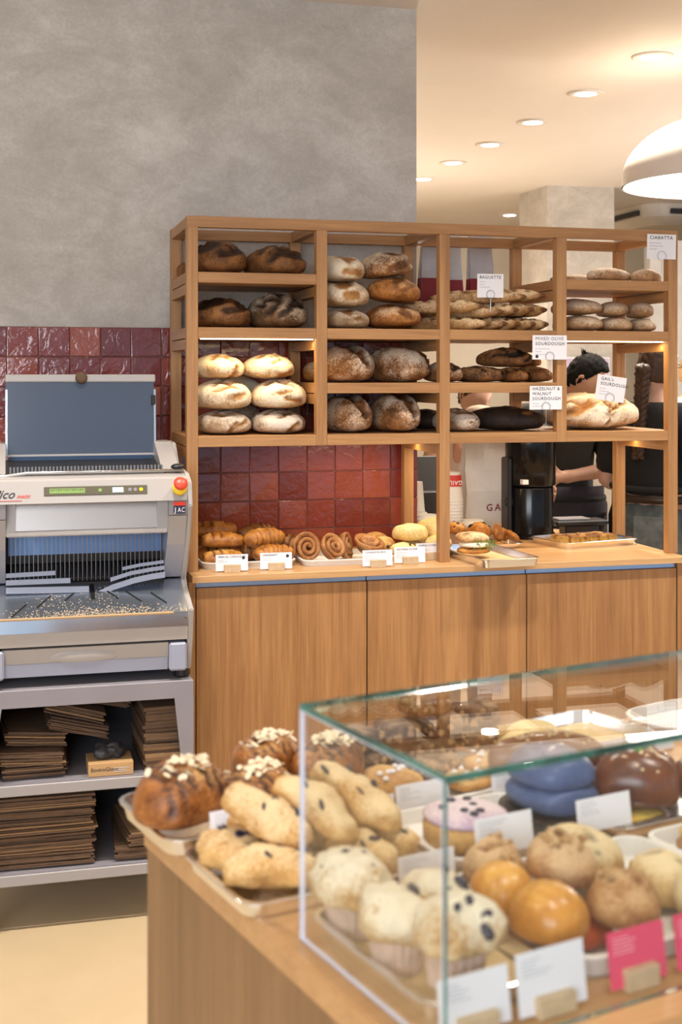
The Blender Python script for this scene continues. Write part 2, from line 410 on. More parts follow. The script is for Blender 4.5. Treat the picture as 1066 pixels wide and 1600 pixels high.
TEE = plain('black_cotton', (.012, .012, .013), .85)
TEE_O = plain('charcoal_cotton', (.030, .028, .024), .85)
APRON = plain('plum_grey_apron', (.095, .082, .105), .8, var=.2, vs=10)
APRON_B = plain('taupe_apron', (.115, .088, .072), .8, var=.2, vs=10)
DENIM = plain('faded_denim', (.085, .10, .10), .8, c2=(.20, .23, .23), vs=14)
CHECK = plain('red_floral_cotton', (.45, .02, .05), .8, c2=(.7, .35, .35), vs=70)
SHIRTW = plain('white_cotton', (.80, .74, .68), .8)
EMIT = plain('lamp_diffuser', (1, 1, 1), .5, emit=(1, .92, .80), es=14)
EMIT_P = plain('pendant_glow', (1, 1, 1), .5, emit=(1, .95, .88), es=6)
EMIT_L = plain('led_tape', (1, 1, 1), .5, emit=(1, .78, .42), es=6)
LAMPW = plain('white_lamp_paint', (.72, .67, .61), .5)
PROFILE_SKY = plain('sky_tinted_aluminium', (.40, .60, .90), .3, .6)  # blue stands for daylight reflected in the bare aluminium

def pane_mat():
    m, nt, b = newmat('clear_glass'); nt.nodes.remove(b)
    out = nt.nodes['Material Output']; tr = nt.nodes.new('ShaderNodeBsdfTransparent'); gl = nt.nodes.new('ShaderNodeBsdfGlossy'); mx = nt.nodes.new('ShaderNodeMixShader'); fr = nt.nodes.new('ShaderNodeFresnel')
    ge = nt.nodes.new('ShaderNodeNewGeometry'); lk(nt, math_n(nt, 'MULTIPLY_ADD', ge.outputs['Backfacing'], 1 / 1.5 - 1.5, 1.5), fr.inputs['IOR']); tr.inputs[0].default_value = (.97, .985, .98, 1); gl.inputs['Roughness'].default_value = 0.0; gl.inputs[0].default_value = (1, 1, 1, 1)
    lk(nt, fr.outputs[0], mx.inputs[0]); lk(nt, tr.outputs[0], mx.inputs[1]); lk(nt, gl.outputs[0], mx.inputs[2]); lk(nt, mx.outputs[0], out.inputs[0])
    return m
PANE = pane_mat()
EDGE, nt, b = newmat('green_glass_edge')
b.inputs['Base Color'].default_value = (.03, .20, .17, 1); b.inputs['Roughness'].default_value = .08; b.inputs['Transmission Weight'].default_value = .35; b.inputs['Coat Weight'].default_value = .6
lk(nt, ramp(nt, noise_n(nt, coords(nt), 14, 3), [(.40, (.006, .060, .052)), (.62, (.05, .24, .20))]), b.inputs['Base Color'])
EDGE_LIT = plain('lit_glass_edge', (.70, .72, .84), .15, coat=.5)  # lavender white stands for light caught in the end pane edges

# ------------------------------------------------------------------ setting
struct('floor', bbox(-4, -3.2, -.1, 6.5, 12, 0), FLOOR_M)
struct('ceiling', bbox(-4, -3.2, CEIL, 6.5, 12, CEIL + .1), WHITE_CEIL)
wall_back = struct('wall_back', bbox(-3.2, .437, 0, .872, .70, CEIL), CONC, 'S')
struct('wall_left', bbox(-3.2, -3.2, 0, -3.0, 3.6, CEIL), CREAM)
struct('wall_side', bbox(-4.2, 3.6, 0, -4.0, 11.5, CEIL), CREAM)
struct('wall_far', bbox(-4, 11.5, 0, 6.5, 11.7, CEIL), CREAM)
struct('wall_right', bbox(5.2, 2.5, 0, 5.4, 11.5, CEIL), PALEW)
bm = B(); poly = [(1.4287, 8.874), (1.9136, 8.963), (1.783, 9.395), (1.298, 9.305)]
loft(bm, [[(x, y, 0) for x, y in poly], [(x, y, CEIL) for x, y in poly]])
struct('pillar', fixn(bm), [CONC])
struct('wall_kitchen', bbox(2.15, 8.9, 0, 5.2, 9.1, 2.45), PALEW)
struct('trim_shopfront', bbox(-3.2, -3.1, 0, 5.2, -3.0, .35), DARKM)

# red wall tiles: every one a piece of the wall
random.seed(3)
tvar = []
for k in range(4):
    bm = bbox(-.0499, -.009, -.0488, .0499, .0, .0488, .0022)
    for v in bm.verts:
        if v.co.y < -.004: v.co.y += random.uniform(-.0012, .0012)
    me = to_mesh(bm, 'tile'); me.materials.append(TILE_M); tvar.append(me)
for c in range(15):
    for r in range(9):
        o = link('tile', tvar[(c * 3 + r * 5) % 4], TILE_M, wall_back)
        o.location = (.823 - c * .1018, .437, 1.629 - r * .0998)
        o.rotation_euler = (random.uniform(-.012, .012), random.uniform(-.008, .008), random.uniform(-.012, .012))
o = link('grout_bed', bbox(-.655, .4335, .78, .872, .437, 1.679), GROUT, wall_back)

# ------------------------------------------------------------------ ceiling lights
def downlight(i, x, y, lab):
    t = thing('ceiling_downlight', lab, 'light', 'W', (x, y, CEIL), 0, 'downlights along the ceiling')
    bm = B(); lathe(bm, [(.085, 0), (.085, -.006), (.078, -.010), (.052, -.008), (.048, -.003), (.048, 0)], 32, cap0=False, cap1=False); link('trim_ring', fixn(bm), LAMPW, t, True)
    bm = B(); lathe(bm, [(.048, -.006), (.047, -.0065)], 28, cap0=False); link('diffuser', fixn(bm), EMIT, t)
ordn = ['largest and nearest of the row', 'second of the row from the near end', 'third of the row from the near end', 'fourth of the row from the near end', 'fifth of the row from the near end', 'last of the row, half hidden by the plaster wall']
for i, (x, y) in enumerate([(1.282, 5.265), (1.14, 5.955), (.995, 6.634), (.848, 7.283), (.692, 7.906), (.55, 8.562)]):
    downlight(i, x, y, 'round ceiling downlight, ' + ordn[i])
downlight(7, 1.383, 10.5, 'single round downlight beside the top of the pillar')

t = thing('pendant_lamp', 'white dome pendant lamp with glowing underside above the shelf end', 'lamp', 'W', (1.62, 5.35, 2.31))
bm = B(); R0 = .44; prof = [(R0, 0), (R0 * .99, .02)] + [(R0 * cos(a) ** .85, .02 + .27 * sin(a)) for a in [k * pi / 2 / 12 for k in range(1, 12)]] + [(.03, .29)]
lathe(bm, prof, 48, cap0=False); lathe(bm, [(R0 - .008, 0.0), (R0 - .012, .02), (.2, .20), (.02, .27)], 48, cap0=False, cap1=False); link('dome', fixn(bm), LAMPW, t, True)
bm = B(); lathe(bm, [(R0 - .03, .018), (R0 - .031, .022)], 48); link('diffuser', fixn(bm), EMIT_P, t)
link('cord', tube(B(), [(0, 0, .29), (0, 0, CEIL - 2.31 - .02)], .004, 6), BLACK, t); link('ceiling_cup', lathe(B(), [(.05, 0), (.05, .02)], 20, cz=CEIL - 2.31 - .02), LAMPW, t)
t = thing('ceiling_cassette', 'white ceiling air unit with dark slots behind the dome lamp', 'air unit', 'W', (2.75, 10.4, CEIL - .16), TS)
bm = B(); loft(bm, [rrect(.98, .98, .2, 0, 6), rrect(1.12, 1.12, .2, .06, 6), rrect(1.16, 1.16, .2, .15, 6), rrect(1.16, 1.16, .2, .158, 6)]); link('body', fixn(bm), LAMPW, t)
for s in (-1, 1):
    o = link('air_slot', bbox(-.4, s * .575 - .012, .075, .4, s * .575 + .012, .115, .003), DARKM, t)
    o = link('air_slot', bbox(s * .575 - .012, -.4, .075, s * .575 + .012, .4, .115, .003), DARKM, t)
bm = B(); box(bm, 2.3, 9.1, CEIL - .05, 5.2, 9.25, CEIL); struct('beam', bm, WHITE_CEIL)

# ------------------------------------------------------------------ back counter: worktop, cabinets
WT = .912
wt = B()
poly = [(-.012, -.103), (1.645, -.103), (1.645, .62), (1.45, .80), (.885, .80), (.885, .425), (-.012, .425)]
loft(wt, [[(x, y, WT - .020) for x, y in poly], [(x, y, WT) for x, y in poly]]); fixn(wt)
bmesh.ops.bevel(wt, geom=[e for e in wt.edges if abs(e.verts[0].co.z - e.verts[1].co.z) < 1e-4 and e.verts[0].co.z > WT - .01], offset=.0015, segments=1, affect='EDGES')
solo('oak_worktop', 'long pale oak worktop under the bread shelves, holding trays of pastries', 'worktop', wt, OAK_TOP, 'S', (0, 0, 0))
doors = [(.003, .5385, 'plain oak cabinet next to the slicer trolley', ), (.5425, 1.0765, 'oak cabinet with arched cathedral grain, second from the slicer'), (1.0805, 1.617, 'oak cabinet third from the slicer, behind the glass case')]
for a, b_, lab in doors:
    t = thing('base_cabinet', lab, 'cabinet', 'S', (a, 0, 0), 0, 'base cabinets under the worktop')
    w_ = b_ - a
    bm = B(); box(bm, 0, -.052, .07, w_, .42, WT - .022); link('carcass', bm, DARKM, t)
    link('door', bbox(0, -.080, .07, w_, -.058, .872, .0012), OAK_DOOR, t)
    link('profile_rail', bbox(0, -.068, .8735, w_, -.0525, WT - .0205), PROFILE_SKY, t)
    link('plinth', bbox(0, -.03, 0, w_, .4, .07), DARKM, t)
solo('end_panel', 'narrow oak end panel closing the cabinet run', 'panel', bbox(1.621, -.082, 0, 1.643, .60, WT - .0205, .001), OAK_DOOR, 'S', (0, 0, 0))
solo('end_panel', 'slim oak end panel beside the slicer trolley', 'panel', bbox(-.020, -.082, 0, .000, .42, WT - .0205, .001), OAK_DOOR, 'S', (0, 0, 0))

# ------------------------------------------------------------------ bread shelf
sh = thing('bread_shelf', 'tall open oak shelf frame of four bays filled with loaves', 'shelf', 'S', (0, 0, 0))
PW = .0175; DEP = .38; BW = .4100
ZT = 2.008
for s in range(5):
    for v in (0, DEP):
        link('post', bbox(s * BW - PW, v - PW, 1.296 if s in (1, 3) else WT, s * BW + PW, v + PW, ZT - .034, .001), OAK_Z, sh)
for v in (0, DEP): link('rail', bbox(-PW, v - PW, ZT - .034, 4 * BW + PW, v + PW, ZT, .001), OAK_X, sh)
def cross(s, z0, z1): link('cross_rail', bbox(s * BW - PW + .002, PW, z0, s * BW + PW - .002, DEP - PW, z1, .001), OAK_Y, sh)
ZA, ZB, ZM, ZC = 1.836, 1.6655, 1.493, 1.329
bays = [(ZA, ZB, ZC), (ZB, ZM, ZC), (ZB, ZM, ZC), (ZA, ZB, ZC)]
for s in range(5): cross(s, ZT - .034, ZT)
for i, zs in enumerate(bays):
    for z in zs:
        link('shelf_board', bbox(i * BW + PW, -.0165, z - .033, (i + 1) * BW - PW, DEP + .0165, z, .001), OAK_X, sh)
for s in range(5):
    for z in {z for i in (s - 1, s) if 0 <= i < 4 for z in bays[i]}:
        cross(s, z - .033, z)
        if not (s in (1, 3) and z == ZC): cross(s, z - .068, z - .036)
link('rear_ledge', bbox(2 * BW + .06, DEP + .02, ZB - .030, 3 * BW - .02, DEP + .20, ZB - .004), OAK_X, sh)
LEDS = [(0, ZB), (3, ZB), (1, ZC), (3, ZC), (2, ZC)]
for i, z in LEDS:
    v0 = .012 if z == ZB else .20
    link('led_strip', bbox(i * BW + PW + .012, v0, z - .0365, (i + 1) * BW - PW - .004, v0 + .010, z - .0335), EMIT_L, sh)
    c = FR['S'] @ Vector(((i + .5) * BW, v0 + .02, z - .041))
    d = bpy.data.lights.new('led_glow', 'AREA'); o = bpy.data.objects.new('led_glow', d); COL.objects.link(o)
    d.shape = 'RECTANGLE'; d.size = .36; d.size_y = .012; d.energy = .5; d.color = (1, .74, .38); o.location = c; o.rotation_euler = (0, 0, TS)

# ------------------------------------------------------------------ loaves on the shelf
V_SLASH = [(-.55, .95, .05, -.62, .20), (.35, .95, .1, -.62, .26), (-.1, .9, .08, -.5, .3)]
V2 = [(-.5, .95, .15, -.6, .16), (.45, .95, .18, -.6, .18), (0, .95, .15, -.45, .3)]
MID = [(0, -.7, .05, .7, .2)]
DIAG = [(-.8, -.3, .1, .5, .14), (-.35, -.65, .55, .25, .15), (.1, -.8, .9, -.1, .12)]
CROSSC = [(-.6, 0, .6, .05, .13), (0, -.6, .05, .6, .13)]
LEAF = [(-.5, -.5, .1, -.1, .14), (.0, -.6, .6, -.2, .13), (.2, -.1, .55, .4, .12)]
FRONT = [(-.1, -.88, .15, -.55, .2), (-.3, -.5, .3, -.3, .12)]
FA1 = [(-.95, .70, -.15, .97, .16), (-.40, .52, .70, .70, .12)]
FA2 = [(-.75, .45, -.1, .88, .10), (-.25, .66, .9, .60, .14), (.1, .92, .75, .80, .09)]
FB2 = [(-.80, .40, -.2, .92, .09), (-.45, .38, .45, .88, .10), (.15, .66, .92, .60, .10), (-.9, .62, -.5, .85, .07)]
FC = [[(-.05, .12, .18, .5, .10), (-.35, .78, .15, .9, .06), (.35, .42, .6, .58, .08)], [(.3, .15, .65, .45, .10), (-.2, .65, .5, .92, .05)], [(-.1, .38, .45, .56, .10), (-.2, .92, .3, .72, .06), (-.6, .62, -.1, .8, .05)], [(.1, .38, .75, .25, .09), (-.3, .5, .35, .62, .07), (.0, .9, .5, .8, .05)], [(.2, .1, .35, .5, .12), (-.1, .9, .2, .7, .05)], [(.25, .12, .75, .22, .12), (-.1, .6, .5, .9, .05)]]
FS = [[(-.15, .80, .25, .92, .20), (-.3, .3, .5, .25, .14)], [(-.25, .78, .1, .9, .22), (-.1, .35, .3, .4, .2)], [(-.25, .75, .0, .85, .12), (.1, .42, .35, .5, .12)], [(-.1, .93, .35, .88, .12), (-.5, .3, .8, .55, .14)], [(.2, .4, .6, .7, .08)], [(.0, .9, .6, .75, .10), (-.2, .6, .2, .4, .12)]]
FV = [(-.35, .98, .30, .44, .09), (-.1, .98, .34, .46, .14), (.15, .98, .36, .44, .08)]
FV2 = [(-.2, .98, .38, .42, .09), (.1, .98, .42, .46, .13), (.32, .98, .44, .44, .07)]
FO = [[(-.9, .6, .1, .85, .12), (-.5, .3, .2, .75, .1)], [(-.4, .5, .3, .9, .1)], [(-.3, .6, .5, .8, .1)]]
Lf = []
def loaf(lab, m, u, v, z, W, L, H, sl=(), seed=1, rot=0., pitch=0., group=None, roll=0., name='sourdough_loaf', cat='bread', fr='S', **k):
    me = blob(W, L, H, seed, sl, **k)
    o = solo(name, lab, cat, me, m, fr, (u, v, z + .001), (pitch, roll, rot), group)
    return o
G1 = 'loaves on the upper shelves of the end bay beside the plaster wall'
G2 = 'white floured loaves in the lit bay'
loaf('dark brown loaf with deep slash, top shelf beside the end post', BR_DARK, .098, .145, ZA, .178, .25, .112, DIAG, 1, .25, 0, G1, fsl=FA1)
loaf('dark loaf with pale ridged slashes, top shelf, second from the end post', BR_DARK, .290, .145, ZA, .178, .25, .098, DIAG, 2, .3, 0, G1, fsl=FA2)
loaf('loaf end poking out behind the shelf end post on the top board', BR_DARK, .050, .320, ZA, .050, .11, .062, MID, 3, 1.3, 0, G1)
loaf('small dark loaf end behind the top-shelf loaves, near the second post', BR_DARK, .335, .338, ZA, .07, .11, .06, MID, 4, 1.4, 0, G1)
loaf('brown speckled loaf on the second shelf beside the end post', BR_DARK, .110, .145, ZB, .180, .25, .102, DIAG, 5, .3, 0, G1, fsl=FA1)
loaf('grey dusted loaf with dark stripes on the second shelf', BR_GREY, .300, .155, ZB, .172, .25, .118, DIAG, 6, .25, 0, G1, fsl=FB2)
loaf('flattened grey-white loaf at the bottom of the first floured stack', BR_ASH, .118, .135, ZC, .178, .24, .076, LEAF, 7, .1, 0, G2, fsl=FC[0])
loaf('flattened grey-white loaf at the bottom of the second floured stack', BR_ASH, .300, .135, ZC, .178, .24, .078, LEAF, 8, -.1, 0, G2, fsl=FC[1])
loaf('bright white loaf in the middle of the first floured stack', BR_WHITE, .120, .135, ZC + .077, .180, .25, .096, LEAF, 9, .15, 0, G2, fsl=FC[2])
loaf('bright white loaf in the middle of the second floured stack', BR_WHITE, .298, .135, ZC + .079, .182, .25, .095, LEAF, 10, -.12, 0, G2, fsl=FC[3])
loaf('white loaf crowning the first floured stack by the end post', BR_WHITE, .108, .16, ZC + .173, .155, .23, .080, LEAF, 11, .2, 0, G2, fsl=FC[4])
loaf('white loaf crowning the second floured stack', BR_WHITE, .270, .16, ZC + .174, .168, .23, .080, LEAF, 12, 0, 0, G2, fsl=FC[5])
loaf('floured loaf lying low behind the gap between the two floured stacks', BR_ASH, .205, .325, ZC, .09, .15, .10, MID, 13, 1.5, 0, G2)
loaf('floured loaf wedged high behind the two floured stacks', BR_WHITE, .205, .325, ZC + .100, .09, .15, .085, MID, 14, 1.4, 0, G2)
G3 = 'loaves stacked on the top shelf of the second bay'
loaf('floured split loaf on top of the three-loaf stack by the second post', BR_WHITE, .510, .15, ZB + .160, .150, .25, .090, FRONT, 15, .1, 0, G3, fsl=FS[0])
loaf('floured loaf in the middle of the stack by the second post', BR_WHITE, .520, .14, ZB + .073, .165, .26, .086, FRONT, 16, -.1, 0, G3, fsl=FS[1])
loaf('pale floured loaf at the bottom of the stack by the second post', BR_ASH, .522, .14, ZB, .160, .25, .072, FRONT, 17, 0, 0, G3, fsl=FS[2])
loaf('tilted loaf with pale flour rim on top of the leaning stack', BR_SPLIT, .668, .16, ZB + .166, .165, .25, .088, MID, 18, .2, 0, G3, roll=-.14, fsl=FS[3])
loaf('smooth caramel loaf jutting out in the middle of the leaning stack', BR_CARAMEL, .690, .14, ZB + .082, .182, .26, .083, FRONT, 19, -.15, 0, G3, roll=.08, fsl=FS[4])
loaf('caramel loaf with flour patch at the bottom of the leaning stack', BR_CARAMEL, .688, .14, ZB, .172, .26, .080, FRONT, 20, .1, 0, G3, fsl=FS[5])
G4 = 'split loaves in the lower shelves of the second bay'
loaf('big split loaf beside the second post on the middle shelf', BR_SPLIT, .530, .155, ZM, .174, .26, .130, V_SLASH, 21, .15, 0, G4, fsl=FV)
loaf('split loaf lying askew on the middle shelf, its nose towards the third post', BR_SPLIT, .712, .16, ZM, .15, .25, .125, V2, 22, .55, .0, G4, fsl=FV2)
loaf('caramel loaf end showing behind the second post on the middle shelf', BR_CARAMEL, .475, .345, ZM, .10, .085, .07, (), 23, 1.4, 0, G4)
loaf('split loaf with pale speckled nose beside the second post, bottom shelf', BR_SPLIT, .533, .155, ZC, .164, .26, .133, V_SLASH, 24, .12, 0, G4, fsl=FV)
loaf('split loaf with white floured flank on the bottom shelf of the second bay', BR_SPLIT, .700, .150, ZC, .158, .25, .134, V2, 25, .05, 0, G4, fsl=FV2)
G5 = 'small dark breads in the third bay'
loaf('striped brown roll beside the third post on the middle shelf', BR_SPLIT, .880, .15, ZM, .10, .20, .070, MID, 26, .2, 0, G5, fsl=FO[2])
loaf('dark olive stick lying across the middle shelf with orange end', BR_OLIVE, .990, .15, ZM, .080, .20, .058, DIAG, 27, 1.0, 0, G5, name='olive_bread', fsl=FO[1])
loaf('small round end of an olive stick between two others, middle shelf', BR_OLIVE, 1.108, .15, ZM, .070, .22, .050, DIAG, 28, .15, 0, G5, name='olive_bread')
loaf('pale brown olive stick on the middle shelf beside the fourth post', BR_OLIVE, 1.188, .15, ZM, .085, .22, .056, MID, 29, .2, 0, G5, name='olive_bread')
loaf('dark knobbly olive stick lying on top of the others', BR_OLIVE, 1.095, .16, ZM + .046, .085, .20, .066, DIAG, 30, .85, 0, G5, name='olive_bread', fsl=FO[0])
loaf('olive stick tucked behind the mixed olive card on the pile', BR_OLIVE, 1.190, .22, ZM + .050, .07, .16, .045, MID, 31, .4, 0, G5, name='olive_bread')
loaf('grey floured small loaf beside the third post on the bottom shelf', BR_ASH, .915, .14, ZC, .125, .20, .075, LEAF, 32, .3, 0, G5, fsl=[(-.5, .9, .3, .8, .08), (-.2, .4, .4, .6, .05)])
loaf('black crusted hazelnut loaf with split orange flank on the bottom shelf', BR_HAZEL, 1.105, .17, ZC, .135, .28, .080, [(-.6, -.6, .2, -.75, .12), (-.2, -.3, .7, .3, .06), (.1, -.6, .8, -.2, .05)], 33, .95, 0, G5, name='hazelnut_loaf', fsl=[(-.2, .15, .85, .35, .16), (.1, .55, .8, .5, .05)])
loaf('nearly black loaf half hidden behind the third post, bottom shelf', BR_HAZEL, .862, .30, ZC, .12, .14, .07, MID, 34, 1.3, 0, G5)
loaf('large round floured sourdough with a cross split, bottom of the last bay', BR_WHITE, 1.425, .17, ZC, .328, .30, .128, [(-.75, -.35, -.3, -.8, .10), (-.05, -.9, .0, .3, .07), (.05, -.6, .65, -.45, .09), (-.8, .1, .7, .2, .08)], 35, 0, 0, None, depth=.09, nu=48, nv=40, fsl=[(-.80, .42, -.35, .78, .11), (-.05, .1, .02, .75, .05), (.05, .55, .45, .78, .05), (.45, .78, .8, .55, .03)])
# ciabattas
G6 = 'flat floured ciabattas in the last bay'
cia = [('pale thin ciabatta lying back on the top board, last bay', 1.390, .18, ZA, .20, .10, .036, 0.1), ('long ciabatta in the middle of the top board, last bay', 1.488, .13, ZA, .10, .21, .058, -1.2), ('ciabatta at the outer end of the top board, beside the last post', 1.578, .12, ZA, .085, .15, .056, -1.15),
       ('ciabatta at the bottom of the first pair beside the fourth post', 1.362, .13, ZB, .148, .22, .058, .1), ('ciabatta at the bottom of the middle pair, last bay', 1.494, .13, ZB, .120, .21, .053, -.2), ('ciabatta at the bottom of the outer pair by the last post', 1.588, .13, ZB, .085, .20, .052, -.15),
       ('ciabatta on top of the first pair beside the fourth post', 1.372, .14, ZB + .055, .15, .22, .060, .15), ('ciabatta on top of the middle pair, last bay', 1.489, .14, ZB + .048, .120, .20, .058, -.3), ('ciabatta on top of the outer pair by the last post', 1.582, .14, ZB + .049, .09, .19, .058, -.2)]
for k, (lab, u, v, z, W, L, H, r) in enumerate(cia):
    loaf(lab, BR_CIA, u, v, z, W, L, H, (), 40 + k, r, 0, G6, name='ciabatta', amp=.07)
# baguettes
def baguette(seed, L=.40, r=.030):
    bm_sl = [(-.5, -.75 + k * .38, .5, -.55 + k * .38, .28) for k in range(5)]
    me = blob(r * 2, L, r * 1.75, seed, [(-.6, a, .6, a + .14, .07) for a in (-.7, -.4, -.1, .2, .5)], amp=.06, nu=20, nv=44, pw=.45, depth=.12)
    ca = me.color_attributes['crust']
    for v in me.vertices:
        q = abs(v.co.y) / (L / 2)
        if q > .86: ca.data[v.index].color = (min(1, (q - .86) / .08), .5, 0, 1)
        if q > .6: k = 1 - (q - .6) / .4 * .62; v.co.x *= k; v.co.z = r * .85 + (v.co.z - r * .85) * k
    return me
bg_m = [baguette(60 + k, .34, .027) for k in range(4)]
G7 = 'baguettes piled in the third bay'
bag = [('long baguette along the board, lowest and nearest the third post', .985, 0, .80), ('baguette pointing out of the bottom row, second from the third post', 1.045, 0, .42), ('baguette end in the bottom row, middle of the pile', 1.093, 0, .32), ('baguette end in the bottom row, second from the fourth post', 1.147, 0, .30), ('baguette end in the bottom row touching the fourth post', 1.190, 0, .22),
       ('long baguette lying across the second row, nearest the third post', .965, .044, .80), ('baguette with a knobbly pale nose under the baguette card', 1.030, .048, .62), ('baguette nose in the second row, middle of the pile', 1.085, .046, .40), ('baguette nose in the second row, second from the fourth post', 1.140, .046, .36), ('baguette nose in the second row touching the fourth post', 1.187, .045, .26),
       ('baguette slanting on the top of the pile', 1.125, .092, .95), ('dusky baguette on top of the pile leaning on the fourth post', 1.192, .090, .75)]
for k, (lab, ue, dz, r) in enumerate(bag):
    ve = .008 + (.03 if dz > .08 else 0)
    o = solo('baguette', lab, 'bread', bg_m[k % 4].copy(), BR_BAG, 'S', (ue - .17 * sin(r), ve + .17 * cos(r), ZB + dz), (0, 0, r), G7)
o = solo('baguette', 'dim baguette end on the board between the bag and the third post', 'bread', baguette(70, .20, .026), BR_BAG, 'S', (.80, .30, ZB), (0, 0, 1.2), G7)

# ------------------------------------------------------------------ cards
def text_part(parent, s, size, x, y, m, name='lettering', space=1.0, yoff=-.0012, sx=1, shear=0):
    cu = bpy.data.curves.new(name, 'FONT'); cu.body = s; cu.size = size; cu.space_character = space; cu.resolution_u = 2; cu.shear = shear; cu.offset = 0 if 'M' in s else size * .010
    tmp = bpy.data.objects.new('tmp', cu); me = bpy.data.meshes.new_from_object(tmp); me.materials.clear(); me.materials.append(m)
    bpy.data.objects.remove(tmp); bpy.data.curves.remove(cu)
    o = bpy.data.objects.new(name, me); COL.objects.link(o); o.parent = parent; o['kind'] = 'stuff'
    o.location = (x, yoff, y); o.rotation_euler = (pi / 2, 0, 0); o.scale = (sx, 1, 1); return o
def card(name, lab, fr, loc, rot, w_, h_, lines, size, small=3, holder=None, wire=False, dot=None, cm=None, ink=None, ink2=None, group=None, lean=-.12, space=1.15, x0=.08, top=.80, roll=0):
    """upright card facing local -y, bottom centre at loc"""
    t = thing(name, lab, 'card', fr, loc, rot, group)
    c = link('card', bbox(-w_ / 2, -.0008, 0, w_ / 2, .0004, h_), cm or CARD, t); c.rotation_euler = (lean, roll, 0)
    y = h_ * top
    for s in lines:
        text_part(c, s, size, -w_ / 2 + w_ * x0, y, ink or INK, space=space); y -= size * 1.12
    bm = B(); random.seed(len(lab))
    for k in range(small):
        q = y - k * size * .62 + size * .25
        if q < h_ * .12: break
        a = -w_ / 2 + w_ * x0
        for n in range(random.randint(2, 4)):
            e = a + random.uniform(.05, .13) * w_
            if e > w_ * .42: break
            box(bm, a, -.0013, q, e, -.0009, q + size * .15); a = e + .012 * w_
    if len(bm.verts): o = link('small_print', bm, ink2 or INKG, c); o['kind'] = 'stuff'
    else: bm.free()
    if dot:
        bm = B(); lathe(bm, [(dot[2], 0), (dot[2], .0006)], 16); o = link('round_emblem', bm, INK, c); o.location = (dot[0], -.0008, dot[1]); o.rotation_euler = (pi / 2, 0, 0)
    if holder:
        hw, hh, hd = holder
        link('wooden_holder', bbox(-hw / 2, -hd, 0, hw / 2, hd * .4, hh, .001), BLOCK, t); c.location = (0, 0, .004)
    if wire:
        bm = B(); r = wire
        tube(bm, [(r * cos(a), -.004 - .0, h_ * .13 + r * sin(a)) for a in [k * 2 * pi / 20 for k in range(20)]], .0009, 5, closed=True)
        tube(bm, [(0, -.004, h_ * .13 - r), (0, -.003, -.05)], .0009, 5)
        link('wire_clip', bm, WIRE, t)
    return t
GC = 'white name cards clipped above the breads'
card('name_card', 'white card reading CIABATTA standing on the top board', 'S', (1.593, -.022, 1.910), (0, 0, .0), .108, .084, ['CIABATTA'], .0165, 3, None, .016, group=GC, lean=.03)
card('name_card', 'white card reading BAGUETTE above the baguette pile', 'S', (.995, .03, 1.774), 0, .092, .078, ['BAGUETTE'], .0140, 3, None, .014, group=GC, lean=.03)
card('name_card', 'white card reading MIXED OLIVE SOURDOUGH on the shelf edge', 'S', (1.180, -.03, 1.569), 0, .122, .080, ['MIXED OLIVE', 'SOURDOUGH'], .0150, 3, None, .015, (-.045, .010, .0055), group=GC, lean=.03)
card('name_card', 'white card reading HAZELNUT & WALNUT SOURDOUGH over the black loaf', 'S', (1.170, -.022, 1.404), 0, .115, .078, ['HAZELNUT &', 'WALNUT', 'SOURDOUGH'], .0145, 3, None, .015, group=GC, lean=.03, top=.82)
card('name_card', 'tilted white card reading GAIL\'s SOURDOUGH stuck in the round loaf', 'S', (1.425, .03, 1.430), (0, .14, 0), .108, .085, ['GAIL\'s', 'SOURDOUGH'], .0150, 3, None, .016, group=GC, lean=.03, x0=.12)

# ------------------------------------------------------------------ trays and pastries on the oak worktop
TZ = WT + .001
def tray(lab, fr, u, v, z, w_, d, rot=0, h=.02, m=None, group=None, r=.022, name='baking_tray', lip=.005):
    return solo(name, lab, 'tray', tray_mesh(w_, d, h, r, lip), m or ALU, fr, (u, v, z), rot, group, smooth=False)
GT = 'metal trays on the oak worktop'
tray('pale metal tray under the chocolate pastries and croissants', 'S', .185, .155, WT, .305, .29, .02, .022, PAPERW, GT, .035)
tray('pale metal tray under the cinnamon buns', 'S', .485, .115, WT, .26, .24, -.02, .020, PAPERW, GT, .03)
tray('pale tray under the scones behind the white cards', 'S', .745, .175, WT, .235, .24, 0, .018, PAPERW, GT, .03)
tray('square aluminium tray holding the herb sandwich', 'S', .978, .02, WT, .205, .39, .07, .026, ALU, GT, .018)
tray('aluminium tray of muffins and madeleines behind the sandwich tray', 'S', 1.080, .310, WT, .25, .17, 0, .018, ALU, GT, .03)
tray('aluminium tray of golden squares in front of the dark apron', 'S', 1.462, .300, WT, .33, .235, .20, .022, ALU, GT, .03)
solo('baking_paper', 'golden brown paper lining the sandwich tray', 'paper', bbox(-.083, -.17, 0, .083, .17, .0012), PAPER, 'S', (.978, .02, WT + .003), .07)

def pillow(seed, L=.13, W=.078, H=.05):
    me = blob(W, L, H, seed, [(-.85, -.45, .85, -.5, .05), (-.85, .1, .85, .05, .05), (-.85, .5, .85, .52, .05)], amp=.08, nu=28, nv=30, pw=.35, low=.45, depth=.10, fine=.03)
    return me
GP = 'chocolate pastries stacked beside the end post'
pc = [('golden chocolate pastry on top of the pile at the back', .100, .20, WT + .075, 1.50, .155), ('golden chocolate pastry in the middle of the pile', .128, .13, WT + .043, 1.55, .140), ('golden chocolate pastry at the bottom front behind its card', .105, .055, WT + .008, 1.60, .125),
      ('chocolate pastry at the bottom of the pile, under the middle one', .120, .15, WT + .006, 1.5, .14), ('chocolate pastry under the topmost one at the back', .085, .225, WT + .030, 1.5, .14)]
for k, (lab, u, v, z, r, L) in enumerate(pc):
    solo('chocolate_pastry', lab, 'pastry', pillow(80 + k, L), PASTRY, 'S', (u, v, z), (0, 0, r), GP)

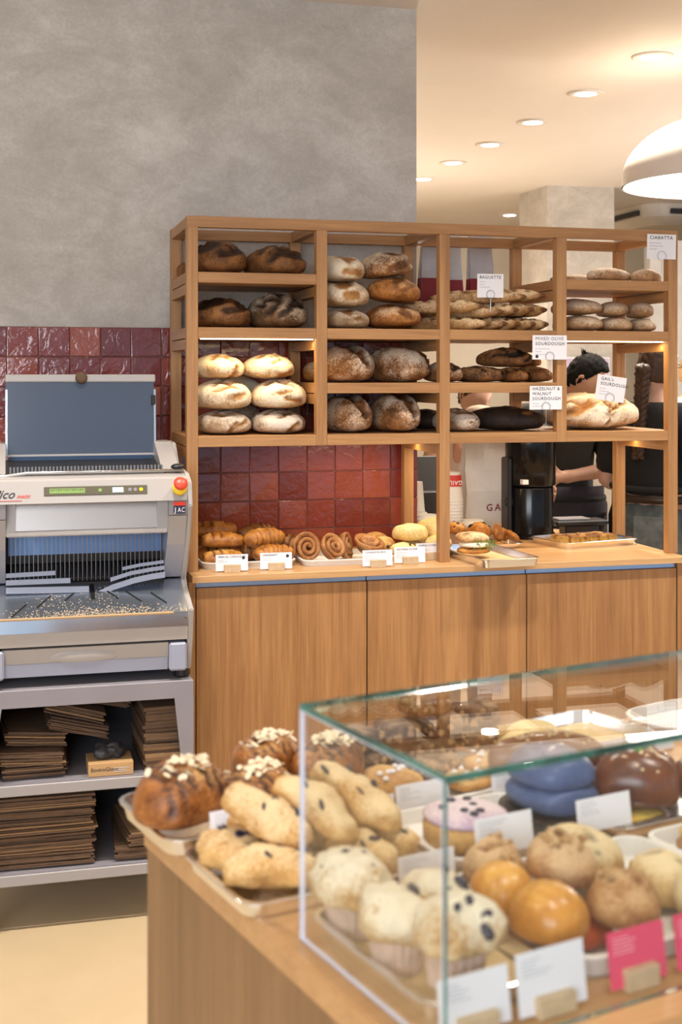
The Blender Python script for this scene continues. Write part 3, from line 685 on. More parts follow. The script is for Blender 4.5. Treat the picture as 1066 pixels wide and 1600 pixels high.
def croissant(seed, L=.15, r=.033, bend=.35, flat=.85):
    bm = B(); N = 40; random.seed(seed); pts = []; R = []
    for i in range(N):
        t = -1 + 2 * i / (N - 1)
        a = t * bend * pi
        pts.append((L / 2 * sin(a) / max(sin(bend * pi), .3), -(cos(a) - 1) * L * .38 * -1, r * flat))
        env = (1 - abs(t) ** 2.2) ** .6 * .82 + .16
        seg = (t * 3.6 + .5) % 1.0
        R.append(r * env * (1.06 - .16 * seg if t > 0 else .90 + .16 * seg))
    tube(bm, pts, R, 18, sq=flat); fixn(bm)
    for v in bm.verts:
        n = nz(v.co, 40, seed); v.co += Vector((n, n, n)) * .0015
        if v.co.z < 0: v.co.z *= .2
    me = to_mesh(bm, 'croissant', True)
    ca = me.color_attributes.new('crust', 'FLOAT_COLOR', 'POINT')
    for k in range(len(me.vertices)):
        i = k // 18; t = -1 + 2 * i / (N - 1); seg = (t * 3.6 + .5) % 1.0
        ca.data[k].color = (.55 if (seg > .86 or seg < .06) else 0, .5, 0, 1)
    return me
GQ = 'croissants beside the chocolate pastries'
for k, (lab, u, v, z, rx, r, s, m) in enumerate([('dark plain croissant leaning at the back of the tray', .245, .21, WT + .060, 0, .25, 1.0, PASTRY_D), ('golden croissant lying across in the middle of the tray', .240, .12, WT + .035, 0, .35, 1.08, PASTRY), ('small golden croissant behind its name card', .268, .05, WT + .010, 0, .1, .95, PASTRY), ('croissant hidden at the bottom under the golden one', .230, .17, WT + .005, 0, .2, 1.0, PASTRY_D)]):
    solo('croissant', lab, 'pastry', croissant(90 + k, .135 * s, .038 * s, .30), m, 'S', (u, v, z), (rx, 0, r), GQ)

GX = 'chocolate twists behind the cinnamon buns'
for k, (lab, u, v, z, r) in enumerate([('dark chocolate-flecked twist standing behind the first cinnamon bun', .350, .20, WT + .022, .5), ('chocolate twist lying under the other behind the croissants', .385, .24, WT + .005, 1.0)]):
    me = blob(.07, .13, .062, 100 + k, [(-.8, -.6, .6, -.3, .14), (-.6, -.1, .8, .2, .14), (-.8, .4, .5, .6, .12)], amp=.16, depth=.16, nu=30)
    solo('chocolate_twist', lab, 'pastry', me, PASTRY_D, 'S', (u, v, z), (0, 0, r), GX)

def spiral_bun(seed, R=.043, H=.045, turns=2.6):
    bm = B(); N = 90; pts = []; rr = []
    for i in range(N):
        t = i / (N - 1); a = t * turns * 2 * pi + seed; rad = R * .12 + (R * .80) * t
        pts.append((rad * cos(a), rad * sin(a), H * .5 + H * .10 * (1 - t))); rr.append(R * .19 * (1 if i < N - 6 else (N - i) / 6 * .8 + .2))
    tube(bm, pts, rr, 10, sq=H / (R * .40)); fixn(bm)
    me = to_mesh(bm, 'spiral_bun', True)
    ca = me.color_attributes.new('crust', 'FLOAT_COLOR', 'POINT')
    for k, v in enumerate(me.vertices):
        kk = k % 10; side = abs(cos(2 * pi * kk / 10)); ca.data[k].color = (.9 if side > .9 else 0, .5, 0, 1)
    return me
GN = 'cinnamon buns on their tray'
cb = [('spiral cinnamon bun standing on its side at the croissant end', .385, .10, WT + .046, (1.35, .1, .25)), ('cinnamon bun tipped forward in the middle of the tray', .455, .035, WT + .038, (1.0, .25, .4)), ('cinnamon bun on its edge behind the middle one', .520, .12, WT + .040, (1.4, 0, 1.0)), ('flat cinnamon bun with dark swirl on top behind its card', .590, .10, WT + .045, (.35, .1, .2))]
for k, (lab, u, v, z, r) in enumerate(cb):
    me = spiral_bun(k * 1.3, .046 if k < 2 else .043, .062 if k == 3 else .045); me.transform(Matrix.Translation((0, 0, -.031 if k == 3 else -.0225)))
    solo('cinnamon_bun', lab, 'pastry', me, CINN, 'S', (u, v, z), r, GN)
GK = 'round cookies and scones behind the cards'
ck = [('plain round cookie leaning at the back under the tiles', COOKIE, .660, .25, WT + .028, .095, .085, .05), ('cookie with two raisin eyes beside the scones', COOKIE, .680, .155, WT + .012, .085, .08, .055)]
for k, (lab, m, u, v, z, W, L, H) in enumerate(ck):
    o = solo('round_cookie', lab, 'cookie', blob(W, L, H, 110 + k, (), amp=.08), m, 'S', (u, v, z), (.25, 0, .3 * k), GK)
    if k == 1:
        for d in (-.012, .004): link('raisin', lathe(B(), [(.002, -.004), (.005, -.002), (.005, .002), (.002, .004)], 8, d, -.040, .034), CHOC, o, True)
sc = [('yellow fruit scone on top of the heap', .760, .15, WT + .052, .115, .10, .062), ('yellow scone behind the third post on the heap', .845, .20, WT + .050, .10, .10, .062), ('pale scone at the bottom behind the sultana card', .705, .10, WT + .008, .09, .09, .048), ('pale scone at the bottom beside the third post', .835, .12, WT + .008, .10, .09, .052), ('scone under the yellow fruit scone', .765, .17, WT + .006, .10, .10, .05)]
for k, (lab, u, v, z, W, L, H) in enumerate(sc):
    o = solo('fruit_scone', lab, 'scone', blob(W, L, H, 120 + k, (), amp=.16, pw=.6, fine=.03), SCONE_Y, 'S', (u, v, z), (0, 0, k), GK)
    random.seed(k)
    for q in range(3):
        a = random.uniform(3.9, 5.5) - k; b_ = random.uniform(.2, .9)
        link('raisin', lathe(B(), [(.001, -.004), (.0045, -.002), (.0045, .002), (.001, .004)], 8, W * .45 * cos(a) * cos(b_), L * .45 * sin(a) * cos(b_), H * .42 + H * .5 * sin(b_)), CHOC, o, True)

def muffin_parts(name, lab, cat, capm, fr, loc, rot, group, R=.044, seed=1, bits=CHOC, nb=8, cup_h=.045, capH=.045, lump=.10, fine=.03):
    t = thing(name, lab, cat, fr, loc, rot, group)
    n = 40; bm = B()
    lathe(bm, [(R * .62, 0), (R * .68, cup_h * .5), (R * .78, cup_h), (R * .75, cup_h + .001)], n, wob=lambda i: 1.035 if i % 2 else .965); link('paper_case', fixn(bm), CASEP, t)
    me = blob(R * 2.05, R * 2.05, capH, seed, (), amp=lump, freq=16, nu=44, nv=32, pw=.62, low=.30, fine=fine)
    c = link('crown', me, capm, t); c.location = (0, 0, cup_h - capH * .16)
    random.seed(seed)
    for q in range(nb):
        a = random.uniform(0, 6.28); e = random.uniform(.25, 1.35); s = random.uniform(.004, .007) * R / .044
        b_ = link('topping_piece', lathe(B(), [(s * .3, -s * .5), (s, -s * .1), (s * .8, s * .4), (s * .2, s * .6)], 7), bits, c, True)
        b_.location = (R * .96 * cos(a) * cos(e), R * .96 * sin(a) * cos(e), capH * .30 + capH * .68 * sin(e)); b_.rotation_euler = (random.random(), random.random(), a); b_.scale = (random.uniform(.7, 1.7), random.uniform(.7, 1.5), random.uniform(.5, 1))
    return t
GM = 'dark-topped muffins on the worktop'
muffin_parts('muffin', 'chocolate-striped muffin behind the sandwich beside the third post', 'muffin', PASTRY, 'S', (.992, .33, WT + .003), 0, GM, .036, 131, CHOC, 12)
muffin_parts('muffin', 'taller caramel muffin with chocolate flecks beside the white paper bag', 'muffin', PASTRY, 'S', (1.058, .295, WT + .003), .4, GM, .046, 132, CHOC, 10, .048, .050)
GD = 'madeleines behind the sandwich tray'
for k, (lab, u, v, z, r) in enumerate([('madeleine standing upright next to the caramel muffin', 1.112, .28, WT + .022, (1.0, .2, .3)), ('madeleine lying flat in front of the upright one', 1.118, .265, WT + .006, (.1, .0, 1.3)), ('ribbed madeleine in the middle, in front of the brewer', 1.155, .33, WT + .020, (.9, -.1, -.2)), ('madeleine at the outer end tipped on its side', 1.180, .29, WT + .012, (.5, .7, .9)), ('small madeleine behind the ribbed one', 1.185, .38, WT + .018, (.5, .2, .2))]):
    solo('madeleine', lab, 'cake', blob(.042, .068, .024, 140 + k, [(a, -.8, a * .6, .7, .10) for a in (-.75, -.4, 0, .4, .75)], amp=.05, depth=.12, pw=.7), PASTRY, 'S', (u, v, z), r, GD)
# sandwich
t = thing('bread_roll_sandwich', 'crusty roll sandwich with white filling and green herbs', 'sandwich', 'S', (.925, .030, WT + .005), .1)
link('lower_bun', blob(.115, .10, .026, 150, (), amp=.06), PASTRY, t)
o = link('upper_bun', blob(.120, .100, .036, 151, [(-.6, -.2, .6, .1, .1)], amp=.07), BR_BAG, t); o.location = (-.004, .004, .038); o.rotation_euler = (.1, .04, 0)
o = link('white_filling', blob(.10, .095, .026, 152, (), amp=.14), CREAMF, t); o.location = (-.002, -.006, .022)
random.seed(5); bm = B()
for k in range(46):
    x = random.uniform(-.02, .058); y = -.05 + random.uniform(-.008, .012); z = random.uniform(.018, .05); a = random.uniform(0, 6.28)
    tube(bm, [(x, y, z), (x + .010 * cos(a), y - random.uniform(0, .008), z + .010 * sin(a))], [.0016, .0006], 4)
o = link('herb_sprigs', bm, GREEN, t); o['kind'] = 'stuff'
# golden squares
GS = 'golden savoury squares on a tray'
sq = [(-.115, -.03), (-.078, -.035), (-.038, -.035), (.002, -.035), (.042, -.035), (.082, -.035), (-.10, .02), (-.055, .018), (-.012, .018), (.03, .018), (.072, .018)]
nm = ['first of the front row', 'second of the front row', 'third of the front row', 'fourth of the front row', 'fifth of the front row', 'last of the front row, nearest the end post', 'first of the back row', 'second of the back row', 'third of the back row', 'fourth of the back row', 'last of the back row']
for k, (x, y) in enumerate(sq):
    me = slab(.038, .042, .032, 160 + k, .10, 3, .004)
    c, s = cos(.20), sin(.20)
    solo('savoury_square', 'small golden baked square, ' + nm[k], 'pastry', me, SQUARE, 'S', (1.464 + x * c - y * s, .300 + x * s + y * c, WT + .005 + (.012 if k in (7, 8) else 0)), (0, 0, .25 + .1 * (k % 3)), GS)

# small cards in wooden blocks along the worktop edge
GW = 'white cards in pale wooden blocks on the worktop'
hb = (.050, .024, .012)
card('block_card', 'small white card reading PAIN AU CHOCOLAT in a wooden block', 'S', (.118, -.045, WT), -.03, .100, .050, ['PAIN AU CHOCOLAT'], .0088, 2, hb, dot=(.036, .039, .005), group=GW, space=1.0, lean=-.06)
card('block_card', 'small white card reading CROISSANT in a wooden block', 'S', (.258, -.040, WT), -.03, .100, .050, ['CROISSANT'], .0088, 2, hb, dot=(.036, .039, .005), group=GW, space=1.0, lean=-.06)
card('block_card', 'small white card reading CINNAMON BUN in a wooden block', 'S', (.580, -.062, WT), 0, .098, .050, ['CINNAMON BUN'], .0088, 4, hb, group=GW, space=1.0, lean=-.06)
card('block_card', 'small white card reading SULTANA SCONE in a wooden block', 'S', (.700, -.02, WT), 0, .104, .050, ['SULTANA SCONE'], .0088, 4, hb, group=GW, space=1.0, lean=-.06)
card('block_card', 'small white card reading CHEESE SCONE half behind the third post', 'S', (.795, .052, WT), 0, .100, .050, ['CHEESE SCONE'], .0088, 3, hb, group=GW, space=1.0, lean=-.06)

# ------------------------------------------------------------------ brewer, bags, cups behind
t = thing('coffee_brewer', 'tall glossy black cylindrical brewer on the oak worktop', 'brewer', 'S', (1.345, .515, WT))
link('base', lathe(B(), [(.095, 0), (.095, .012), (.088, .02)], 40), BLACK_G, t, False)
link('lower_body', lathe(B(), [(.086, .02), (.086, .185), (.084, .19)], 40, cap0=False), BLACK_G, t, True)
link('upper_body', lathe(B(), [(.084, .192), (.094, .198), (.094, .40), (.088, .415), (.05, .425)], 40), BLACK_G, t, True)
link('spout', bbox(-.112, -.03, .12, -.08, .01, .15, .004), BLACK, t)
link('front_cover', bbox(-.104, -.035, .02, -.084, .035, .30, .006), BLACK, t)
link('warning_label', bbox(-.070, -.0965, .205, -.048, -.0700, .222), CARD, t)
t = thing('card_terminal', 'flat black terminal with pale top in front of the plum apron', 'terminal', 'S', (1.565, .56, WT), .0)
link('stand', bbox(-.07, -.03, 0, .07, .03, .035, .004), BLACK, t); link('body', bbox(-.115, -.05, .035, .10, .05, .055, .005), BLACK, t); link('top_plate', bbox(-.10, -.035, .055, .03, .04, .062, .002), GREY_D, t)

def paper_bag(name, lab, fr, loc, rot, w_, d, h, m, red=0, taper=.9, group=None, seed=1):
    t = thing(name, lab, 'paper bag', fr, loc, rot, group)
    def shell(z0, z1, off):
        bm = B(); rows = 10; loops = []
        for j in range(rows + 1):
            z = z0 + (z1 - z0) * j / rows; q = z / h
            ww = w_ * (1 - (1 - taper) * q) + off; dd = max(d * (1 - .88 * max(0, q - .35) / .65), .006) + off
            L = []
            n = 7
            for a, b_, c, e in ((-1, -1, 1, -1), (1, -1, 1, 1), (1, 1, -1, 1), (-1, 1, -1, -1)):
                for k in range(n):
                    f = k / n; x = (a + (c - a) * f) * ww / 2; y = (b_ + (e - b_) * f) * dd / 2
                    if a == c: x -= a * .10 * dd * (1 - abs(2 * f - 1))
                    L.append((x + .005 * nz((x, z, 0), 14, seed), y + .010 * q * nz((x, z, y), 11, seed + 2), z))
            loops.append(L)
        loft(bm, loops, True, True); return fixn(bm)
    if red: link('red_base', shell(0, red, .0006), BAGR, t); link('upper_paper', shell(red, h, 0), m, t)
    else: link('paper_body', shell(0, h, 0), m, t)
    return t
GB = 'grey paper bags with red lower halves'
for k, (lab, u, r) in enumerate([('grey and dark red paper bag behind the leaning loaf stack', .938, .05), ('grey and dark red paper bag just past the third post', 1.026, -.05), ('grey and dark red paper bag beside the baguette card', 1.122, .03)]):
    paper_bag('red_based_bag', lab, 'S', (u, .455 + .07 * (k == 1), ZB - .003), r, .105, .055, .385, BAGW, .205, .80, GB, k + 1)
t = paper_bag('carrier_bag', 'tall white paper carrier bag with dark red lettering beside the brewer', 'S', (1.238, .712, WT + .001), 0, .20, .11, .40, PAPERW, 0, .80, None, 7)
text_part(t, "GAIL's", .038, -.016, .085, INKRED, space=1.35, yoff=-.0600)
# cup stack and tubs
t = thing('cup_stack', 'tall stack of white paper cups with a red printed band on top', 'cup stack', 'S', (1.050, .565, WT), 0)
for k in range(9):
    z = .012 * k
    o = link('paper_cup', fixn(lathe(B(), [(.042, 0), (.0445, .002), (.0445, .006), (.043, .010), (.034, .105), (.034, .108)], 28)), CUPW, t); o.location = (0, 0, z + .04)
link('red_band', fixn(lathe(B(), [(.0402, .148 + .045), (.0364, .148 + .087)], 28, cap0=False, cap1=False)), REDP, t)
o = text_part(t, "GAIL's", .022, .030, .215, CARD, space=1.1, yoff=-.0398); o.rotation_euler = (pi / 2, pi, 0)
link('stack_base', lathe(B(), [(.043, 0), (.043, .042)], 28), CUPW, t)
for k, (lab, u, v, r, h) in enumerate([('white lidded tub beside the wall end', .930, .495, .048, .075), ('white takeaway lid stack in front of the cup stack', 1.098, .462, .045, .055)]):
    t = thing('lidded_tub', lab, 'tub', 'S', (u, v, WT), 0)
    link('body', fixn(lathe(B(), [(r * .85, 0), (r * .95, h)], 32)), CUPW, t)
    link('lid', fixn(lathe(B(), [(r * 1.02, h), (r * 1.04, h + .006), (r * .96, h + .014), (r * .9, h + .014), (r * .86, h + .022), (r * .4, h + .024)], 32)), CUPW, t)
t = thing('paper_cup', 'single upturned white cup beside the end of the red tiles', 'cup', 'S', (.918, .595, WT), 0)
link('plinth_box', bbox(-.034, -.045, 0, .034, .024, .10, .003), CUPW, t); o = link('cup_body', fixn(lathe(B(), [(.033, 0), (.035, .003), (.033, .008), (.025, .11)], 28)), CUPW, t); o.location = (0, -.010, .10)
t = thing('till_screen', 'dark tilted till screen behind the upturned cup', 'till', 'W', (.335, 5.2, 0), .35)
link('stand', bbox(-.10, -.08, 0, .10, .10, 1.05, .003), DARKM, t); o = link('screen', bbox(-.10, -.012, 0, .11, .012, .16, .004), BLACK, t); o.location = (0, -.02, 1.04); o.rotation_euler = (-.5, 0, 0)
link('stem', bbox(-.02, -.01, 1.04, .02, .02, 1.07), BLACK, t)
# serving ledge with board and small loaf
t = thing('serving_ledge', 'slim wooden serving ledge on two legs behind the bottom shelf', 'ledge', 'S', (1.12, .58, 0))
link('board', bbox(-.23, -.08, 1.338, .20, .10, 1.352, .002), OAK_X, t)
for x in (-.215, .185): link('leg', bbox(x - .012, .035 + (.04 if x < 0 else 0), WT, x + .012, .057 + (.04 if x < 0 else 0), 1.338, .001), OAK_Z, t)
solo('bread_paddle', 'round-edged wooden board lying on the serving ledge', 'board', loft(B(), [rrect(.22, .14, .05, 0, 6), rrect(.22, .14, .05, .012, 6)]), OAK_TOP, 'S', (1.02, .57, 1.352), 0)
solo('serving_tin', 'red and white box lying on the wooden board', 'box', bbox(-.06, -.04, 0, .07, .04, .022, .002), REDP, 'S', (1.00, .57, 1.364), .1)
loaf('small pale loaf at the end of the serving ledge', BR_WHITE, 1.165, .57, 1.352, .11, .10, .045, (), 170, .4)

# ------------------------------------------------------------------ people
def body_mesh(J, E, root, head=None, vox=.009, sub=1):
    """skin skeleton (J: name -> (x, y, z, rx, ry)) evaluated and fused with the head into one surface"""
    bm = B(); lay = bm.verts.layers.skin.verify(); V = {}
    for k, (x, y, z, rx, ry) in J.items():
        v = bm.verts.new((x, y, z)); v[lay].radius = (rx, ry); V[k] = v
        if k == root: v[lay].use_root = True
    for a, b_ in E: bm.edges.new((V[a], V[b_]))
    me = to_mesh(bm, 'body'); o = bpy.data.objects.new('tmp', me); COL.objects.link(o)
    md = o.modifiers.new('s', 'SKIN'); md.use_smooth_shade = True
    o.modifiers.new('u', 'SUBSURF').levels = sub
    dg = bpy.context.evaluated_depsgraph_get(); dg.update()
    m2 = bpy.data.meshes.new_from_object(o.evaluated_get(dg)); bpy.data.objects.remove(o)
    if head is None:
        for p in m2.polygons: p.use_smooth = True
        return m2
    bm = B(); bm.from_mesh(m2); bm.from_mesh(head); m3 = to_mesh(bm, 'body')
    o = bpy.data.objects.new('tmp', m3); COL.objects.link(o)
    md = o.modifiers.new('r', 'REMESH'); md.mode = 'VOXEL'; md.voxel_size = vox; md.use_smooth_shade = True
    sm = o.modifiers.new('sm', 'SMOOTH'); sm.factor = .5; sm.iterations = 2
    dg = bpy.context.evaluated_depsgraph_get(); dg.update()
    m4 = bpy.data.meshes.new_from_object(o.evaluated_get(dg)); bpy.data.objects.remove(o); m4.materials.clear()
    for p in m4.polygons: p.use_smooth = True
    return m4
def g(d, s): return math.exp(-(d * d) / (s * s))
def head_pts(x, y, z):
    """unit sphere -> head surface facing -y, head centre at origin, height about .23"""
    px, py, pz = .074 * x, .094 * y, .115 * z
    if z < 0: px *= 1 - .30 * z * z; py = py * (1 - .12 * z * z)
    if y < 0:
        py -= .020 * g(x, .22) * g(z + .16, .20)            # nose
        py -= .008 * g(x, .18) * g(z - .02, .22)
        py += .010 * (g(x - .38, .22) + g(x + .38, .22)) * g(z - .06, .14)   # eye sockets
        py -= .006 * g(z - .24, .14) * g(x, .7)              # brow
        py -= .007 * g(x, .3) * g(z + .48, .07) + .006 * g(x, .28) * g(z + .60, .06)
        py += .004 * g(x, .3) * g(z + .54, .03)
        py -= .014 * g(x, .35) * g(z + .85, .18)             # chin
    return px, py, pz
def head_mesh(M):
    bm = B(); nu, nv = 48, 36; rows = []
    for j in range(nv + 1):
        th = pi * j / nv; r = sin(th); row = []
        for i in range(nu if 0 < j < nv else 1):
            a = 2 * pi * i / nu; row.append(bm.verts.new(head_pts(r * cos(a), r * sin(a), cos(th))))
        rows.append(row)
    for j in range(nv):
        A, C_ = rows[j], rows[j + 1]
        for i in range(nu):
            if len(A) == 1: bm.faces.new((A[0], C_[i], C_[(i + 1) % nu]))
            elif len(C_) == 1: bm.faces.new((A[i], C_[0], A[(i + 1) % nu]))
            else: bm.faces.new((A[i], C_[i], C_[(i + 1) % nu], A[(i + 1) % nu]))
    for s in (-1, 1):   # ears
        tube(bm, [(s * (.074 + .008 * sin(a)), .012 + .017 * cos(a) , -.008 + .030 * sin(a)) for a in [k * 2 * pi / 14 for k in range(14)]], .0065, 6, closed=True)
        box(bm, s * .062 - .006, .000, -.03, s * .072 + .006, .024, .018)
    fixn(bm); me = to_mesh(bm, 'head'); me.transform(M); return me
def hair_mesh(M, seed, cover, vol=.012, tuft=.006):
    """cap of hair: cover(x,y,z) -> 0..1 thickness on the unit sphere"""
    bm = B(); nu, nv = 64, 44; rows = []
    for j in range(nv + 1):
        th = pi * j / nv; r = sin(th); row = []
        for i in range(nu):
            a = 2 * pi * i / nu; x, y, z = r * cos(a), r * sin(a), cos(th)
            p = Vector(head_pts(x, y, z)); n = Vector((x, y, z)); c = cover(x, y, z)
            row.append(bm.verts.new(p + n * (-.012 + (.012 + vol * (.35 + .65 * max(0, z)) + tuft * nz(n, 7, seed) + tuft * .6 * nz((x * 3, y * 3, z), 9, seed)) * c)))
        rows.append(row)
    for j in range(nv):
        for i in range(nu): bm.faces.new((rows[j][i], rows[j + 1][i], rows[j + 1][(i + 1) % nu], rows[j][(i + 1) % nu]))
    bmesh.ops.remove_doubles(bm, verts=bm.verts[:], dist=1e-5); fixn(bm)
    me = to_mesh(bm, 'hair', True); me.transform(M); return me
def fingers(J, E, wrist, pfx, d, side, up, s=1.0, curl=.5):
    """palm and five fingers from the wrist joint; d: pointing direction, side: towards the thumb"""
    d = Vector(d).normalized(); side = Vector(side); side = (side - d * side.dot(d)).normalized(); nn = d.cross(side)
    w_ = Vector(J[wrist][:3]); p = w_ + d * .05 * s
    J[pfx + 'palm'] = (*p, .030 * s, .018 * s); E.append((wrist, pfx + 'palm'))
    for k, (o_, L) in enumerate(((.030, .070), (.010, .080), (-.011, .074), (-.030, .058))):
        a = p + d * .040 * s + side * o_ * s; b_ = a + (d * cos(curl) + nn * sin(curl)) * L * .5 * s; c = b_ + (d * cos(curl * 2) + nn * sin(curl * 2)) * L * .5 * s
        for q, v, r in ((0, a, .0095), (1, b_, .0088), (2, c, .0075)): J[f'{pfx}f{k}{q}'] = (*v, r * s, r * s)
        E += [(pfx + 'palm', f'{pfx}f{k}0'), (f'{pfx}f{k}0', f'{pfx}f{k}1'), (f'{pfx}f{k}1', f'{pfx}f{k}2')]
    a = w_ + d * .035 * s + side * .032 * s; b_ = a + (d * .6 + side * .7) * .035 * s; c = b_ + (d * .9 + side * .3) * .03 * s
    for q, v, r in ((0, a, .012), (1, b_, .010), (2, c, .008)): J[f'{pfx}t{q}'] = (*v, r * s, r * s)
    E += [(wrist, pfx + 't0'), (pfx + 't0', pfx + 't1'), (pfx + 't1', pfx + 't2')]
def person(lab, loc, yaw, sc=1., lean=0., twist=0., head=(0, 0, 0), head_off=(0, 0, 0), arms=None, skin=SKIN, tee=TEE, hair=HAIR, cover=None, apron=None, legs=DENIM, sleeve=.62, vol=.014, extra=None, sleeves=True, hem=.86, top=None):
    """standing figure facing -y before yaw; arms: dict side -> (elbow, wrist) positions"""
    t = thing('person', lab, 'person', 'W', loc, yaw)
    def P(x, y, z): return (x * sc, (y - lean * max(0, z - .95)) * sc, z * sc)
    J = {}; E = []
    def j(n, x, y, z, rx, ry=None): J[n] = (*P(x, y, z), rx * sc, (ry or rx) * sc)
    j('pelvis', 0, 0, .95, .145, .105); j('waist', 0, 0, 1.10, .130, .095); j('chest', 0, .0, 1.28, .150, .105); j('upper', 0, .005, 1.40, .105, .075); j('neck', 0, .0, 1.47, .056); 
    nk = Vector(J['neck'][:3]); ho = Vector(head_off) * sc
    hc = nk + Vector((0, -.015, .135)) * sc + ho
    J['neck_top'] = (*(nk.lerp(hc, .55)), .052 * sc, .052 * sc)
    E += [('pelvis', 'waist'), ('waist', 'chest'), ('chest', 'upper'), ('upper', 'neck'), ('neck', 'neck_top')]
    arms = arms or {}
    for s, sd in ((-1, 'r'), (1, 'l')):
        j(sd + 'hip', s * .09, 0, .88, .095); j(sd + 'knee', s * .10, -.01, .50, .064); j(sd + 'calf', s * .10, .01, .34, .056); j(sd + 'ankle', s * .10, .02, .09, .042); j(sd + 'toe', s * .115, -.13, .035, .036)
        E += [('pelvis', sd + 'hip'), (sd + 'hip', sd + 'knee'), (sd + 'knee', sd + 'calf'), (sd + 'calf', sd + 'ankle'), (sd + 'ankle', sd + 'toe')]
        j(sd + 'sh', s * .165, .005, 1.395, .060)
        e, w_ = arms.get(sd, ((s * .23, .02, 1.12), (s * .22, -.16, .98)))
        J[sd + 'el'] = (*P(*e), .043 * sc, .043 * sc); J[sd + 'wr'] = (*P(*w_), .028 * sc, .028 * sc)
        mid = tuple(.45 * a + .55 * b_ for a, b_ in zip(J[sd + 'sh'][:3], J[sd + 'el'][:3])); J[sd + 'ua'] = (*mid, .050 * sc, .050 * sc)
        E += [('upper', sd + 'sh'), (sd + 'sh', sd + 'ua'), (sd + 'ua', sd + 'el'), (sd + 'el', sd + 'wr')]
        d = Vector(J[sd + 'wr'][:3]) - Vector(J[sd + 'el'][:3]); fingers(J, E, sd + 'wr', sd + 'h', d, (-s * .3, -.3, 1), 0, sc, .35)
    M = Matrix.Translation(hc) @ Euler(head, 'XYZ').to_matrix().to_4x4() @ Matrix.Scale(sc, 4)
    b_ = body_mesh(J, E, 'pelvis', head_mesh(M)); link('body', b_, skin, t)
    if cover: link('hair', hair_mesh(M, 3, cover, vol), hair, t)
    def sub(names, grow, edges=None, root='pelvis', y=0):
        K = {n: (*J[n][:3], J[n][3] + grow, J[n][4] + grow) for n in names}
        return K, [e for e in E if e[0] in K and e[1] in K], root
    K, EE, r = sub(['pelvis', 'waist', 'chest', 'upper', 'lsh', 'rsh'] + (['lua', 'rua'] if sleeves else []), .021)
    if sleeves:
        for sd in 'lr':
            a, b2 = Vector(J[sd + 'ua'][:3]), Vector(J[sd + 'el'][:3]); q = a.lerp(b2, sleeve); K[sd + 'slv'] = (*q, .062 * sc, .062 * sc); EE.append((sd + 'ua', sd + 'slv'))
    K['hem'] = (*P(0, .0, hem), .165 * sc, .125 * sc); EE.append(('pelvis' if hem < .95 else 'waist', 'hem'))
    if hem > .95: K.pop('pelvis'); EE = [e for e in EE if 'pelvis' not in e]
    sroot = 'hem'
    K['collar'] = (*Vector(J['upper'][:3]).lerp(nk, .75), .070 * sc, .066 * sc); EE.append(('upper', 'collar'))
    link('shirt', body_mesh(K, EE, sroot), tee, t)
    K, EE, r = sub(['pelvis', 'lhip', 'rhip', 'lknee', 'rknee', 'lcalf', 'rcalf', 'lankle', 'rankle'], .016)
    if top: K['band'] = (*P(0, 0, top), .158 * sc, .120 * sc); EE.append(('pelvis', 'band'))
    link('trousers', body_mesh(K, EE, 'pelvis'), legs, t)
    for sd in 'lr':
        x, y, z = J[sd + 'ankle'][:3]; o = link('shoe', blob(.10 * sc, .27 * sc, .09 * sc, 2), BLACK, t); o.location = (x, y - .07 * sc, 0)
    if apron:
        mat_, a0, a1, z0, z1, bib = apron
        bm = B(); N = 26; rows = []
        for jz in range(14):
            z = z0 + (z1 - z0) * jz / 13; row = []
            for i in range(N + 1):
                a = a0 + (a1 - a0) * i / N
                rx, ry = (.212, .162) if z < 1.0 else (.196, .152)
                f = 1 + .05 * sin(a * 9) * max(0, (1.0 - z)) * 1.2
                row.append(bm.verts.new(P(rx * f * sin(a), -ry * f * cos(a), z)))
            rows.append(row)
        for q in range(13):
            for i in range(N): bm.faces.new((rows[q][i], rows[q][i + 1], rows[q + 1][i + 1], rows[q + 1][i]))
        bmesh.ops.solidify(bm, geom=bm.faces[:], thickness=.004)
        link('apron', fixn(bm), mat_, t, True)
        bm = B(); tube(bm, [P(.200 * sin(a), -.158 * cos(a), bib) for a in [k * 2 * pi / 40 for k in range(40)]], .008 * sc, 6, closed=True, sq=1.6); link('apron_tie', bm, TEE, t, True)
    if extra: extra(t, hc, M, J, sc)
    return t
short = lambda x, y, z: max(0, min(1, (z * 1.0 + y * 1.15 + .12 - .0 * abs(x) + (.25 if z > .62 else 0)) * 6)) * (1 if (z > -.32 or y > .55) else 0) * (0 if (z < -.45) else 1)
def man_extra(t, hc, M, J, sc):
    for s in (-1, 1):
        o = link('eyebrow', tube(B(), [(s * (.016 + .010 * k), -.0905 + .004 * k * k * .5, .028 + .003 * (k if k < 2 else 1)) for k in range(4)], .0026, 6), HAIR, t); o.data.transform(M)
        o = link('eye', lathe(B(), [(.001, -.009), (.006, -.007), (.009, 0), (.006, .007), (.001, .009)], 12, s * .027, -.076, .008), CHOC, t, True); o.data.transform(M)
    random.seed(4); bm = B()
    for k in range(16):
        a = random.uniform(0, 6.28); r = random.uniform(0, .022); x, y = r * cos(a), r * sin(a) + .045
        tube(bm, [(x, y, .108), (x * 1.2 + random.uniform(-.012, .012), y + random.uniform(-.004, .02), .122 + random.uniform(.004, .012))], [.004, .0008], 4)
    bm.transform(M); o = link('hair_tufts', bm, HAIR, t); o['kind'] = 'stuff'
